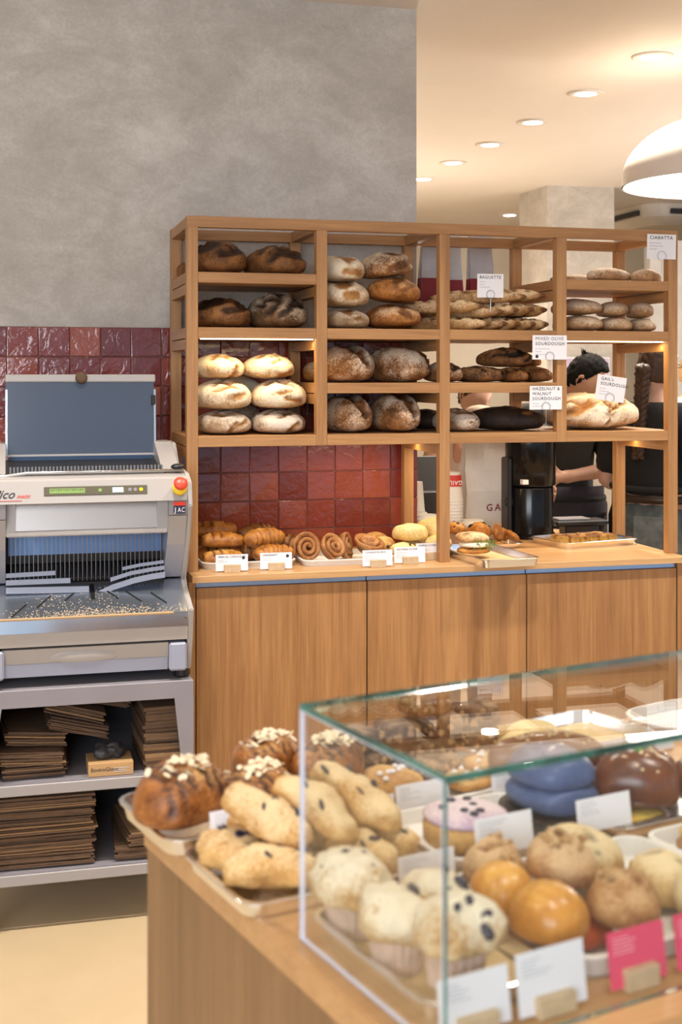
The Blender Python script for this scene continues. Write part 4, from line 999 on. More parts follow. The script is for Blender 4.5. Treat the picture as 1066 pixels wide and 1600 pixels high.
person('man with short black hair in a dark T-shirt and plum apron, looking down', (.985, 5.72, 0), -.05, .955, .10, 0, (-.05, 0, 0) if False else (.42, 0, 1.28), (.10, -.03, -.045),
       {'l': ((.235, -.03, 1.155), (-.02, -.24, 1.13)), 'r': ((-.24, .0, 1.13), (-.12, -.22, 1.08))}, SKIN, TEE_O, HAIR, short, (APRON, -1.75, 1.75, .50, 1.08, 1.02), TEE, .80, .018, man_extra)
longh = lambda x, y, z: max(0, min(1, (y * 1.2 + z * .85 + .35) * 5)) * (1 if (z > -.62) else 0)
def woman_extra(t, hc, M, J, sc):
    # braid down the back, three strands
    top = M @ Vector((0, .098, -.01)); N = 40
    for q in range(3):
        pts = []; rr = []
        for k in range(N):
            f = k / (N - 1); a = f * 5.2 * 2 * pi + q * 2 * pi / 3
            pts.append((top.x + .016 * cos(a) + .01 * f, top.y + .012 + .008 * sin(2 * a) + .022 * f, top.z - .38 * f)); rr.append(.021 * (1 - .35 * f))
        o = link('braid_strand', tube(B(), pts, rr, 8), HAIR_B, t, True)
    # back pocket and belt of the jeans
    o = link('back_pocket', bbox(-.06, -.003, -.075, .06, .003, .075, .002), DENIM, t); o.location = (-.070 * sc, .168 * sc, .90 * sc); o.rotation_euler = (.06, 0, .30)
    link('belt', tube(B(), [(.178 * sc * sin(a), .138 * sc * cos(a), 1.045 * sc) for a in [k * 2 * pi / 32 for k in range(32)]], .012, 6, closed=True, sq=1.5), CHOC, t, True)
    bm = B(); tube(bm, [M @ Vector(p) for p in ((-.076, .0, .018), (-.076, -.06, .016), (-.055, -.10, .012), (-.02, -.108, .012))], .0016, 5); link('spectacles', bm, CHOC, t)
person('woman seen from behind with brown braid, black T-shirt and faded jeans', (1.31, 5.34, 0), 2.35, .965, .02, 0, (.12, 0, -.05), (0, 0, 0),
       {'r': ((-.25, .02, 1.10), (-.20, -.20, 1.02)), 'l': ((.25, .02, 1.10), (.20, -.20, 1.05))}, SKIN_P, TEE, HAIR_B, longh, (APRON_B, -2.0, 2.0, .50, 1.10, 1.09), DENIM, .85, .016, woman_extra, True, 1.03, 1.06)
def cust_extra(t, hc, M, J, sc):
    link('cuff', tube(B(), [Vector(J['rel'][:3]).lerp(Vector(J['rwr'][:3]), f) for f in (.55, .7, .85)], [.050, .048, .046], 14), CHECK, t, True)
person('bare-armed person in a white top bending behind the serving ledge', (.60, 6.05, 0), .1, .90, .25, 0, (.55, 0, .5), (0, -.03, -.02),
       {'l': ((.30, -.05, 1.10), (.02, -.30, 1.06)), 'r': ((-.26, -.05, 1.12), (-.10, -.34, 1.14))}, SKIN_P, SHIRTW, HAIR_B, longh, None, CHECK, .7, .012, cust_extra, False)
person('blond person far back beyond the end of the bread shelf', (2.13, 7.75, 0), .4, .95, 0, 0, (0, 0, .6), (0, 0, 0), None, SKIN_P, SHIRTW, HAIR_BL, short, None, TEE, .7, .012)

# ------------------------------------------------------------------ back kitchen
t = thing('kitchen_bench', 'dark kitchen bench with steel edge beyond the end of the bread shelf', 'bench', 'W', (1.93, 6.5, 0), .1)
link('carcass', bbox(-.20, 0, 0, 1.6, .6, .80), DARKM, t); link('steel_top', bbox(-.22, -.02, .80, 1.6, .6, .83, .003), STEEL, t); link('upper_shelf', bbox(-.2, .1, 1.02, 1.6, .5, 1.04), STEEL, t)
for x in (-.18, 1.5): link('shelf_leg', bbox(x, .3, .83, x + .03, .33, 1.02), STEEL, t)
for k in range(3): link('door_rail', bbox(-.19, -.022, .55 - .2 * k, 1.5, -.002, .60 - .2 * k, .002), STEEL, t)
for k, (z, m, l) in enumerate([(.832, plain('navy_cloth', (.02, .06, .16), .9), 'navy cloth folded on the kitchen bench under the blue one'), (.874, plain('blue_cloth', (.06, .18, .38), .9), 'light blue cloth folded on top of the navy one')]):
    solo('folded_cloth', l, 'cloth', slab(.34, .26, .034, 180 + k, .12, 5), m, 'W', (1.93, 6.66, z), .1, 'folded cloths on the bench')
t = thing('wall_poster', 'lilac speckled poster fixed to the plaster pillar behind the man', 'poster', 'W', (1.67, 8.885, 1.25), .182)
link('sheet', bbox(-.13, -.004, -.10, .20, .004, .38), plain('lilac_print', (.48, .40, .62), .6, c2=(.68, .60, .74), vs=18), t); link('mount', bbox(-.14, .004, -.11, .21, .012, .39), CARD, t)

# ------------------------------------------------------------------ bread slicer
SL = thing('bread_slicer', 'grey and steel bread slicer with open lid on a trolley by the red tiles', 'slicer', 'S', (-.335, -.10, .66))
OFF = Vector((.335, .10, -.66))
def mp(name, bm, m, parent=None, smooth=False):
    bmesh.ops.translate(bm, vec=OFF, verts=bm.verts[:]); return link(name, fixn(bm), m, parent or SL, smooth)
def at(o, u, v, z): o.location = Vector((u, v, z)) + OFF; return o
for u in (-.60, -.07):
    for v in (-.29, .11): mp('foot', lathe(B(), [(.020, .66), (.024, .665), (.024, .682)], 16, u, v), BLACK)
side = [(-.305, .682), (-.338, .77), (-.364, .862), (-.225, .902), (-.198, .925), (-.285, 1.035), (-.338, 1.15), (-.322, 1.215), (-.26, 1.238), (-.05, 1.242), (.03, 1.31), (.15, 1.31), (.15, .682)]
for a in (-.625, -.060):
    bm = extrude_x(B(), side, a, a + .015); bmesh.ops.bevel(bm, geom=bm.edges[:], offset=.003, segments=2, affect='EDGES'); mp('side_panel', bm, GREY)
for a, b_ in ((-.6105, -.556), (-.111, -.0605)):
    mp('front_column', extrude_x(B(), [(-.330, 1.122), (-.284, 1.035), (-.200, .930), (-.08, .930), (-.08, 1.122)], a, b_), COLM)
    mp('badge_plate', extrude_x(B(), [(-.337, 1.165), (-.332, 1.124), (-.10, 1.124), (-.10, 1.165)], a, b_), GREY_D)
    mp('rear_arm', extrude_x(B(), [(-.18, 1.236), (.03, 1.312), (.14, 1.312), (.14, 1.236)], a, b_), GREY)
mp('fascia', extrude_x(B(), [(-.340, 1.166), (-.320, 1.226), (-.312, 1.231), (-.25, 1.236), (-.25, 1.166)], -.6105, -.0605), GREY)
FA = -.32
def on_fascia(o, u, z): at(o, u, -.340 + (z - 1.166) / 3 - .0006, z); o.rotation_euler = (FA, 0, 0); return o
pan = on_fascia(link('control_panel', bbox(-.141, -.002, -.0125, .141, .004, .0125, .001), OLIVE, SL), -.313, 1.198)
for x0, x1, m, n in ((-.126, -.030, LCD, 'text_display'), (.045, .075, LCDB, 'number_display')): link(n, bbox(x0, -.0030, -.007, x1, -.002, .007), m, pan)
for x, m, n in ((.011, LCD, 'power_button'), (.093, GREY_D, 'arrow_button'), (.108, GREY_D, 'arrow_button'), (.124, YEL, 'yellow_button')):
    o = link(n, lathe(B(), [(.0055, 0), (.005, .0015)], 16), m, pan); o.location = (x, -.002, 0); o.rotation_euler = (pi / 2, 0, 0)
bm = B()
for x in range(14): box(bm, -.122 + x * .0064, -.0034, .0005 + .001 * (x % 3), -.118 + x * .0064, -.003, .0045)
o = link('display_digits', bm, OLIVE, pan); o['kind'] = 'stuff'
def ftext(s, size, u, z, m, shear=0, sp=1):
    o = text_part(SL, s, size, 0, 0, m, space=sp, shear=shear); at(o, u, -.340 + (z - 1.166) / 3 - .0012, z); o.rotation_euler = (pi / 2 + FA, 0, 0); return o
ftext('Pico', .034, -.592, 1.182, INK, .45); ftext('matic', .016, -.527, 1.182, REDP, .45)
o = on_fascia(link('red_underline', bbox(-.042, -.0008, -.0006, .042, 0, .0006), REDP, SL), -.555, 1.175)
# maker's badge
bd = at(link('maker_badge', bbox(-.0165, -.001, -.017, .0165, .002, .017), INK, SL), -.082, -.336, 1.145); bd.rotation_euler = (.10, 0, 0)
link('badge_top', bbox(-.0165, -.0016, .006, .0165, -.001, .017), RED_B, bd)
for k, ch in enumerate('JAC'):
    link('badge_field', bbox(-.0155 + k * .0105, -.0014, -.0155, -.0065 + k * .0105, -.001, .0045), plain('badge_navy', (.02, .03, .09), .5), bd)
    text_part(bd, ch, .0195, (-.0140, -.0052, .0053)[k], -.0125, CARD, yoff=-.0020, sx=(1.0, .72, .72)[k])
# emergency stop
es = at(bpy.data.objects.new('emergency_stop', None), -.082, -.334, 1.196); COL.objects.link(es); es.parent = SL; es.rotation_euler = (.95, 0, 0)
link('yellow_collar', fixn(lathe(B(), [(.020, 0), (.021, .012), (.017, .018), (.012, .019)], 24)), YEL, es, True)
link('red_button', fixn(lathe(B(), [(.011, .016), (.011, .026), (.0195, .029), (.020, .035), (.016, .041), (.006, .043)], 28)), RED_B, es, True)
# hopper plate and mouth
mp('hopper_plate', extrude_x(B(), [(-.284, 1.166), (-.303, 1.085), (-.298, 1.085), (-.279, 1.166)], -.555, -.112), STEEL)
bm = box(B(), -.556, -.312, 1.072, -.111, -.290, 1.088, .004); mp('hopper_lip', bm, GREY)
for a, b_ in ((-.556, -.530), (-.140, -.111)): mp('hopper_cheek', extrude_x(B(), [(-.300, 1.166), (-.310, 1.085), (-.304, 1.085), (-.294, 1.166)], a, b_), GREY)
mp('blue_backplate', extrude_x(B(), [(-.150, 1.075), (-.150, 1.000), (-.146, 1.000), (-.146, 1.075)], -.548, -.114), BLUEM)
mp('mouth_interior', extrude_x(B(), [(-.142, 1.166), (-.142, .90), (-.10, .90), (-.10, 1.166)], -.6, -.07), BLACK)
mp('mouth_floor', extrude_x(B(), [(-.215, .927), (-.142, .975), (-.142, .955), (-.215, .905)], -.556, -.111), BLACK)
blade = to_mesh(bbox(-.0009, -.004, -.080, .0009, .004, .080), 'blade'); blade.materials.append(BLADE_M)
for k in range(35): at(link('blade', blade, BLADE_M, SL), -.541 + k * .0124, -.205, 1.00)
fing = to_mesh(bbox(-.003, -.03, -.004, .003, .03, .004, .001), 'comb_finger'); fing.materials.append(DARKM)
for k in range(34): o = at(link('comb_finger', fing, DARKM, SL), -.5348 + k * .0124, -.185, .953); o.rotation_euler = (.6, 0, 0)
def strip(pts, h):
    bm = B(); a = [(u, v, z) for u, v, z in pts]
    vs0 = [bm.verts.new(p) for p in a]; vs1 = [bm.verts.new((p[0], p[1] + .004, p[2] + h)) for p in a]
    for i in range(len(a) - 1): bm.faces.new((vs0[i], vs0[i + 1], vs1[i + 1], vs1[i]))
    bmesh.ops.solidify(bm, geom=bm.faces[:], thickness=.002); return bm
for pts, h in (([(-.555, -.222, .948), (-.419, -.222, .951)], .012), ([(-.555, -.236, .929), (-.378, -.236, .929)], .014), ([(-.555, -.250, .908), (-.327, -.250, .903)], .017),
               ([(-.231, -.222, .957), (-.18, -.222, .966), (-.112, -.222, .973)], .009), ([(-.266, -.236, .928), (-.21, -.236, .944), (-.15, -.236, .953), (-.112, -.236, .957)], .011), ([(-.312, -.25, .884), (-.26, -.25, .906), (-.20, -.25, .923), (-.15, -.25, .932), (-.112, -.25, .936)], .016)):
    mp('guide_strip', strip(pts, h), STRIPW)
cr = mp('crumb_plate', extrude_x(B(), [(-.352, .856), (-.200, .925), (-.200, .916), (-.345, .846)], -.6105, -.0605), CRUMBM)
ca = math.atan2(.069, .152)
for k, (u, s) in enumerate([(-.520, -1), (-.452, -1), (-.375, -1), (-.268, 1), (-.205, 1), (-.135, 1)]):
    o = link('slot', bbox(-.034, -.0022, 0, .034, .0022, .0012), BLACK, SL); f = [.22, .45, .62, .62, .5, .42][k]
    at(o, u, -.352 + .152 * f, .856 + .069 * f + .0004); o.rotation_euler = Euler((ca, 0, 0)).to_matrix().to_4x4().__matmul__(Matrix.Rotation(-s * .95, 4, 'Z')).to_euler()
o = link('centre_gap', bbox(-.082, -.034, 0, .070, .010, .0014), DARKM, SL); at(o, -.325, -.338 + .03, .8644); o.rotation_euler = (ca, 0, 0)
o = link('centre_gap', bbox(-.006, -.05, 0, .006, .04, .0014), BLACK, SL); at(o, -.318, -.238, .9085); o.rotation_euler = (ca, 0, 0)
random.seed(8); bm = B()
for k in range(800):
    u = random.gauss(-.30, .13); u = min(-.08, max(-.58, u)); f = abs(random.gauss(0, .12)) if k < 640 else random.uniform(.3, .8)
    if k >= 640: u = random.gauss(-.44, .03) if k % 2 else random.gauss(-.31, .04)
    f = min(.9, f); s = random.uniform(.0008, .0022); y, z = -.350 + .152 * f, .857 + .069 * f
    box(bm, u, y, z, u + s * 1.6, y + s, z + s * .7)
o = mp('bread_crumbs', bm, plain('pale_crumb', (.72, .55, .36), .8, var=.3, vs=90)); o['kind'] = 'stuff'
mp('front_edge', bbox(-.597, -.357, .850, -.100, -.348, .857, .002), plain('tan_edge', (.42, .27, .13), .5))
mp('steel_lip', extrude_x(B(), [(-.351, .853), (-.356, .815), (-.33, .815), (-.33, .845)], -.6105, -.0605), STEEL_S)
mp('lower_band', extrude_x(B(), [(-.352, .814), (-.346, .776), (-.30, .776), (-.30, .814)], -.6105, -.0605), GREY)
mp('body_core', bbox(-.6105, -.28, .684, -.0605, .145, .845), DARKM)
dr = mp('crumb_drawer', extrude_x(B(), [(-.338, .768), (-.330, .728), (-.322, .694), (-.285, .694), (-.285, .768)], -.597, -.113), GREY)
mp('drawer_foot', extrude_x(B(), [(-.3315, .726), (-.326, .690), (-.31, .690), (-.31, .726)], -.595, -.114), GREY_BL)
me = blob(.19, .034, .012, 5, (), amp=0, pw=.5); o = link('drawer_handle', me, GREY, SL); o.rotation_euler = (pi / 2, 0, 0); at(o, -.345, -.326, .742); o.rotation_euler = (pi / 2 + .1, 0, 0)
for a in (-.6095, -.112): mp('end_cap', bbox(a, -.348, .688, a + .050, -.29, .768, .006), GREY_BL)
# open lid, comb and hold-down bar
mp('lid_base', extrude_x(B(), [(-.245, 1.232), (.05, 1.262), (.05, 1.20), (-.245, 1.20)], -.556, -.111), BLACK)
bm = B()
for k in range(44): box(bm, -.545 + k * .0099, -.215, 1.230, -.5400 + k * .0099, -.205, 1.2580)
o = mp('comb_teeth', bm, plain('comb_grey', (.17, .17, .18), .5)); o['kind'] = 'stuff'
mp('blue_strip', extrude_x(B(), [(.035, 1.272), (.035, 1.245), (.04, 1.245), (.04, 1.272)], -.545, -.115), NAVY)
lid = at(bpy.data.objects.new('lid', None), -.331, .052, 1.274); COL.objects.link(lid); lid.parent = SL; lid.rotation_euler = (-.06, 0, 0)
link('lid_sheet', bbox(-.226, -.004, 0, .222, .004, .225, .002), LID_M, lid); link('lid_top_lip', bbox(-.226, -.008, .222, .226, .006, .246, .003), GREY, lid)
link('lid_bottom_lip', bbox(-.226, -.009, -.006, .224, .004, .003, .001), GREY, lid); o = link('lid_knob', lathe(B(), [(.017, 0), (.0185, .004), (.017, .010), (.006, .012)], 24), KRAFT_SHADE, lid, True); o.location = (0, -.008, .235); o.rotation_euler = (pi / 2, 0, 0)
link('lid_latch', bbox(.212, -.010, .152, .226, .004, .182, .002), BLACK, lid)
for x in (-.222, .224): link('lid_arm', bbox(x - .003, -.005, -.06, x + .003, .003, .20), STEEL, lid)
mp('holding_bar', tube(B(), [(-.60, -.262, 1.236), (-.55, -.262, 1.238), (-.50, -.262, 1.2445), (-.06, -.262, 1.2445)], .0045, 8), STEEL, None, True)
o = link('bar_knob', blob(.040, .030, .016, 6, (), amp=0), BLACK, SL); at(o, -.075, -.245, 1.247)
for u, v, z in ((-.066, -.238, .985), (-.068, -.356, .838), (-.50, -.20, 1.2385), (-.16, -.20, 1.2385)):
    o = link('screw', lathe(B(), [(.005, 0), (.004, .002)], 12), STEEL_S, SL); at(o, u, v, z); o.rotation_euler = (pi / 2 if z < 1.2 else 0, 0, 0)

# ------------------------------------------------------------------ trolley
GREY_L = plain('grey_shelf_enamel', (.33, .31, .31), .4)
TR = thing('slicer_trolley', 'grey metal trolley on castors carrying the slicer, with two shelves of paper bags', 'trolley', 'S', (-.335, -.10, 0))
OFF = Vector((.335, .10, 0))
def tp(name, bm, m, parent=None, smooth=False):
    bmesh.ops.translate(bm, vec=OFF, verts=bm.verts[:]); return link(name, fixn(bm), m, parent or TR, smooth)
tp('top_plate', bbox(-.628, -.345, .652, -.044, .150, .660, .002), GREY_D)
tp('front_apron', bbox(-.628, -.350, .612, -.044, -.345, .660, .001), GREY_D)
def leg(poly):
    bm = B(); a = [bm.verts.new((u, -.351, z)) for u, z in poly]; b_ = [bm.verts.new((u, -.344, z)) for u, z in poly]; n = len(poly)
    for i in range(n): bm.faces.new((a[i], a[(i + 1) % n], b_[(i + 1) % n], b_[i]))
    bm.faces.new(a); bm.faces.new(b_[::-1]); return bm
tp('leg', leg([(-.044, .614), (-.098, .614), (-.075, .40), (-.072, .09), (-.044, .09)]), GREY_D)
tp('leg', leg([(-.628, .614), (-.566, .614), (-.597, .40), (-.600, .09), (-.628, .09)]), GREY_D)
for u in (-.628, -.072): tp('leg', bbox(u, .12, .09, u + .028, .150, .652), GREY_D)
for u in (-.628, -.047): tp('side_sheet', bbox(u, -.340, .13, u + .003, .118, .650), GREY_D)
tp('back_sheet', bbox(-.60, .14, .13, -.074, .146, .650), DARKM)
for z in (.402, .158):
    tp('shelf_plate', bbox(-.6, -.340, z - .006, -.075, .138, z), GREY_D); tp('shelf_lip', bbox(-.6, -.3505, z - .030, -.072, -.343, z, .002), GREY_L)
for u in (-.595, -.075):
    for v in (-.325, .12):
        cs = link('castor', bbox(-.022, -.022, .074, .022, .022, .09, .002), STEEL, TR); cs.location = Vector((u, v, 0)) + OFF
        for s in (-.017, .015): link('castor_fork', bbox(s, -.016, .03, s + .003, .018, .075), STEEL, cs)
        o = link('castor_wheel', lathe(B(), [(.030, -.011), (.035, -.008), (.035, .008), (.030, .011)], 24), BLACK, cs); o.location = (0, 0, .0355); o.rotation_euler = (0, pi / 2, 0)

random.seed(11)
def bundle(lab, u, v, z, w_, d, n, th, roll=0, yaw=0, group=None, fan=0):
    t = thing('bag_bundle', lab, 'paper bags', 'S', (u, v, z), (0, roll, yaw), group)
    zz = 0
    for k in range(n):
        h = th * random.uniform(.85, 1.1)
        bm = B(); dx, dy = random.uniform(-.006, .006), random.uniform(-.010, .006); ws = w_ * random.uniform(.96, 1.0)
        vs = []
        N = 5
        for q in range(N + 1):
            x = -ws / 2 + ws * q / N; wob = .0018 * nz((x, k, 0), 13, k)
            vs.append([bm.verts.new((x + dx, y, zz + zz2 + wob)) for y, zz2 in ((-d / 2 + dy, .0004), (-d / 2 + dy, h - .0004), (d / 2 + dy, h - .0004), (d / 2 + dy, .0004))])
        for A, C_ in zip(vs, vs[1:]):
            for i in range(4): bm.faces.new((A[i], A[(i + 1) % 4], C_[(i + 1) % 4], C_[i]))
        bm.faces.new(vs[0]); bm.faces.new(vs[-1][::-1])
        link('paper_bag', fixn(bm), KRAFT_SHADE if random.random() < .8 else KRAFT_L, t); zz += h
GBU = 'bundles of brown paper bags in the trolley'
U1, U0 = .403, .159
for a in [('lowest bag bundle at the outer end of the upper trolley shelf', -.485, -.15, U1, .17, .30, 8, .0050, 0, .05), ('bag bundle second from the bottom, upper trolley shelf', -.478, -.16, U1 + .042, .175, .30, 8, .0050, .03, -.05), ('bag bundle third from the bottom, upper trolley shelf', -.465, -.14, U1 + .087, .18, .28, 8, .0050, .10, .1),
          ('sloping bag bundle in the middle of the upper heap', -.385, -.13, U1 + .098, .19, .28, 8, .0048, .24, .02), ('sloping bag bundle near the top of the upper heap', -.36, -.10, U1 + .140, .18, .26, 7, .0048, .27, 0), ('thin sloping bag bundle on top of the upper heap', -.30, -.06, U1 + .158, .17, .24, 5, .0048, .20, 0),
          ('tall neat block of bags beside the trolley leg, upper shelf', -.130, -.18, U1, .105, .28, 18, .0102, 0, .03)]:
    bundle(*a, group=GBU)
for k, n in enumerate(['lowest layer', 'second layer from the bottom', 'middle layer', 'fourth layer', 'topmost layer']):
    bundle('wide bag bundle in the big lower stack, ' + n, -.455, -.14, U0 + .0405 * k, .28, .34, 8, .0049, 0, .02 * (k % 3 - 1), GBU)
bundle('small bag bundle at the leg end of the lower shelf, underneath', -.185, -.18, U0, .13, .28, 7, .0058, 0, -.05, GBU)
bundle('small bag bundle at the leg end of the lower shelf, on top', -.180, -.19, U0 + .044, .11, .26, 6, .0058, 0, .1, GBU)
t = thing('glove_box', 'flat brown cardboard box with dark lettering on the upper trolley shelf', 'box', 'S', (-.272, -.275, U1), 0)
link('carton', bbox(-.062, -.055, 0, .062, .055, .036, .001), plain('carton_brown', (.50, .30, .13), .7), t); text_part(t, 'EnviroGlove', .015, -.055, .014, INK, yoff=-.0556); 
bm = B()
for k in range(3): box(bm, .008, -.0556, .020 - k * .005, .050 - .008 * (k % 2), -.0551, .0215 - k * .005)
o = link('small_print', bm, INKG, t); o['kind'] = 'stuff'
solo('crumpled_glove', 'crumpled dark glove lying on the cardboard box', 'glove', blob(.075, .065, .050, 190, (), amp=.45, freq=25), DARKM, 'S', (-.275, -.27, U1 + .036), .3)

# ------------------------------------------------------------------ glass-case counter
CT = .90
fg = thing('display_counter', 'oak counter carrying the glass pastry case', 'counter', 'C', (.7, .06, 0))
OFF = Vector((-.7, -.06, 0))
def fp(name, bm, m): bmesh.ops.translate(bm, vec=OFF, verts=bm.verts[:]); return link(name, fixn(bm), m, fg)
L0, L1 = (-.034, -.350), (-.034, .405); R1, R0 = (1.6, .405 + 1.634 * math.tan(radians(5.6))), (1.6, -.350)
bm = B(); loft(bm, [[(x, y, CT - .03) for x, y in (L0, R0, R1, L1)], [(x, y, CT) for x, y in (L0, R0, R1, L1)]]); fixn(bm)
bmesh.ops.bevel(bm, geom=[e for e in bm.edges if e.verts[0].co.z > CT - .01 and e.verts[1].co.z > CT - .01], offset=.002, segments=2, affect='EDGES')
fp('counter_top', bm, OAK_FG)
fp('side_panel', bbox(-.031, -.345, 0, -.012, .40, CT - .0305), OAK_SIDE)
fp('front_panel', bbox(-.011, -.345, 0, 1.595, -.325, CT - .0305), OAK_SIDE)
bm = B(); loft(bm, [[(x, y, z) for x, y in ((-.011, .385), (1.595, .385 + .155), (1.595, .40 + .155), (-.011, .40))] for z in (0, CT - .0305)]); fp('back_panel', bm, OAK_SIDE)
# glass case
gc = thing('glass_case', 'clear glass pastry case with green edges, open at the back', 'display case', 'C', (.47, -.14, CT))
OFF = Vector((-.47, .14, -CT)); CA0, CA1, CB0, CB1, CZ = -.012, .95, -.312, -.022, 1.159
def gp(name, x0, y0, z0, x1, y1, z1, thin, edges):
    bm = box(B(), x0, y0, z0, x1, y1, z1, .0006)
    bmesh.ops.translate(bm, vec=OFF, verts=bm.verts[:]); fixn(bm); bm.faces.ensure_lookup_table()
    for f in bm.faces:
        n = [abs(c) for c in f.normal]; f.material_index = 0 if n[thin] > .99 else 1
    return link(name, bm, [PANE, edges], gc)
gp('top_pane', CA0, CB0, CZ - .007, CA1, CB1, CZ, 2, EDGE)
gp('front_pane', CA0, CB0, CT + .0005, CA1, CB0 + .006, CZ - .0072, 1, EDGE)
gp('end_pane', CA0, CB0 + .0062, CT + .0005, CA0 + .006, CB1, CZ - .0072, 0, EDGE_LIT)
gp('end_pane', CA1 - .006, CB0 + .0062, CT + .0005, CA1, CB1, CZ - .0072, 0, EDGE_LIT)

# trays on the counter
GF = 'aluminium trays on the glass-case counter'
T = .0015
tray('tray of almond croissants at the far corner of the counter', 'C', .100, .362, CT + .0005, .315, .215, 0, .024, ALU, GF, .03)
tray('tray of blueberry scones at the counter edge outside the glass', 'C', .083, .140, CT + .0005, .265, .208, 0, .020, ALU, GF, .026)
tray('tray with brown paper under the muffins, inside the glass corner', 'C', .088, -.132, CT + .0005, .168, .252, 0, .022, ALU, GF, .02)
tray('tray of buns and pale scones inside the glass case', 'C', .340, -.130, CT + .0005, .300, .258, 0, .024, PAPERW, GF, .026)
tray('tray of yellow topped bread inside the glass case', 'C', .625, -.130, CT + .0005, .260, .258, 0, .022, PAPERW, GF, .026)
tray('white lined tray with the lilac cake behind the glass case', 'C', .345, .135, CT + .0005, .225, .195, 0, .018, PAPERW, GF, .03)
tray('tray of brown seeded buns behind the glass case', 'C', .610, .122, CT + .0005, .27, .205, 0, .020, ALU, GF, .03)
tray('round-cornered plate under the cookies and brownies', 'C', .400, .350, CT + .0005, .27, .20, .06, .014, PAPERW, GF, .06)
tray('large shiny tray with three flat scones and brown paper', 'C', .700, .420, CT + .0005, .300, .185, .09, .022, ALU, GF, .026)
tray('small white oval tray next to the large shiny tray', 'C', .99, .42, CT + .0005, .22, .16, .09, .018, PAPERW, GF, .06)
solo('baking_paper', 'crumpled brown paper lining the muffin tray', 'paper', bbox(-.070, -.112, 0, .070, .112, .0012), PAPER, 'C', (.088, -.132, CT + .0025))
solo('baking_paper', 'brown paper covering half of the large shiny tray', 'paper', bbox(-.075, -.072, 0, .075, .072, .0012), PAPER, 'C', (.760, .425, CT + .0025), .09)
F0 = CT + .004
# almond croissants
GA = 'glazed almond croissants'
random.seed(21)
flake = to_mesh(blob_bm := lathe(B(), [(.001, 0), (.0075, .0004), (.0075, .0014), (.001, .0018)], 9, fx=1, fy=.62), 'almond_flake'); flake.materials.append(ALM)
for k, (lab, a, b_, r, s) in enumerate([('big glazed almond croissant alone at the counter corner', .012, .335, .25, 1.08), ('glazed almond croissant in the middle of the tray', .125, .370, .5, .95), ('almond croissant at the glass end of the tray, thick with flakes', .215, .365, .3, .92), ('almond croissant half hidden behind the middle one', .165, .415, .2, .85)]):
    W, L, H = .138 * s, .100 * s, .085 * s
    me = blob(W, L, H, 200 + k, [(x, -.9, x * .8, .9, .07) for x in (-.7, -.45, -.2, .2, .45, .7)], amp=.07, depth=.05, nu=44, nv=34, pw=.62, low=.36)
    o = solo('almond_croissant', lab, 'pastry', me, ALMOND, 'C', (a, b_, F0), (0, 0, r), GA)
    for q in range(44 if k != 2 else 60):
        x, y = random.gauss(0, .19), random.gauss(-.12, .26); q2 = x * x * 1.9 + y * y
        if q2 > .8: continue
        z = H * .36 + H * .64 * math.sqrt(max(.02, 1 - (2 * x * .8) ** 2 * .8 - y * y))
        f_ = link('almond_flake', flake, ALM, o); f_.location = (x * W * .9, y * L * .5, z + .001); f_.rotation_euler = (random.uniform(-.5, .5) - y * .8, random.uniform(-.5, .5) + x, random.uniform(0, 6))
# blueberry scones
GBs = 'blueberry scones on the tray outside the glass'
berry = to_mesh(fixn(lathe(B(), [(.001, -.0055), (.0045, -.003), (.0058, 0), (.0045, .003), (.002, .0042)], 10)), 'blueberry', True); berry.materials.append(BERRY)
bsl = [('scone lying flat at the far outer corner of the tray, berries on top', -.010, .190, F0, .090, .070, .042, .3, 0), ('scone lying flat at the near outer corner of the tray', .000, .085, F0, .105, .066, .042, .9, 0), ('scone in the middle of the bottom row by the tray rim', .075, .090, F0, .110, .050, .042, 0, 0), ('scone at the near rim under the glass end', .140, .090, F0, .105, .050, .042, 0, 0),
       ('long scone resting between the two flat ones', .030, .155, F0 + .030, .130, .050, .046, 0, .32), ('long scone leaning over the tray middle', .085, .140, F0 + .030, .135, .050, .046, 0, .32), ('scone near the almond tray, behind the long ones', .055, .210, F0 + .004, .09, .052, .046, 0, .0), ('scone at the back in the middle of the tray', .115, .200, F0 + .004, .10, .052, .046, 0, .0),
       ('scone at the back towards the cookies', .170, .205, F0 + .004, .09, .052, .046, 0, 0), ('biggest scone with dark berries at the glass end of the tray', .150, .150, F0 + .030, .150, .054, .048, 0, .30), ('scone underneath the biggest one', .185, .120, F0, .09, .048, .042, 0, 0)]
for k, (lab, a, b_, z, L, W, H, r, p) in enumerate(bsl):
    me = blob(W, L, H, 240 + k, (), amp=.26, freq=16, fine=.06, pw=.5, nu=34, nv=34)
    o = solo('blueberry_scone', lab, 'scone', me, SCONE_P, 'C', (a, b_, z), (p, 0, (.42 + .08 * ((k * 5) % 3 - 1)) if k > 1 else r), GBs)
    for q in range(4):
        x, y = random.uniform(-.36, .36), random.uniform(-.42, .42)
        f_ = link('blueberry', berry, BERRY, o); f_.location = (x * W, y * L, H * .42 + H * .56 * math.sqrt(max(0, 1 - 4 * x * x * .9 - (2 * y) ** 2 * .6))); f_.rotation_euler = (random.random(), random.random(), 0); f_.scale = (random.uniform(.8, 1.7), random.uniform(.8, 1.6), .5)
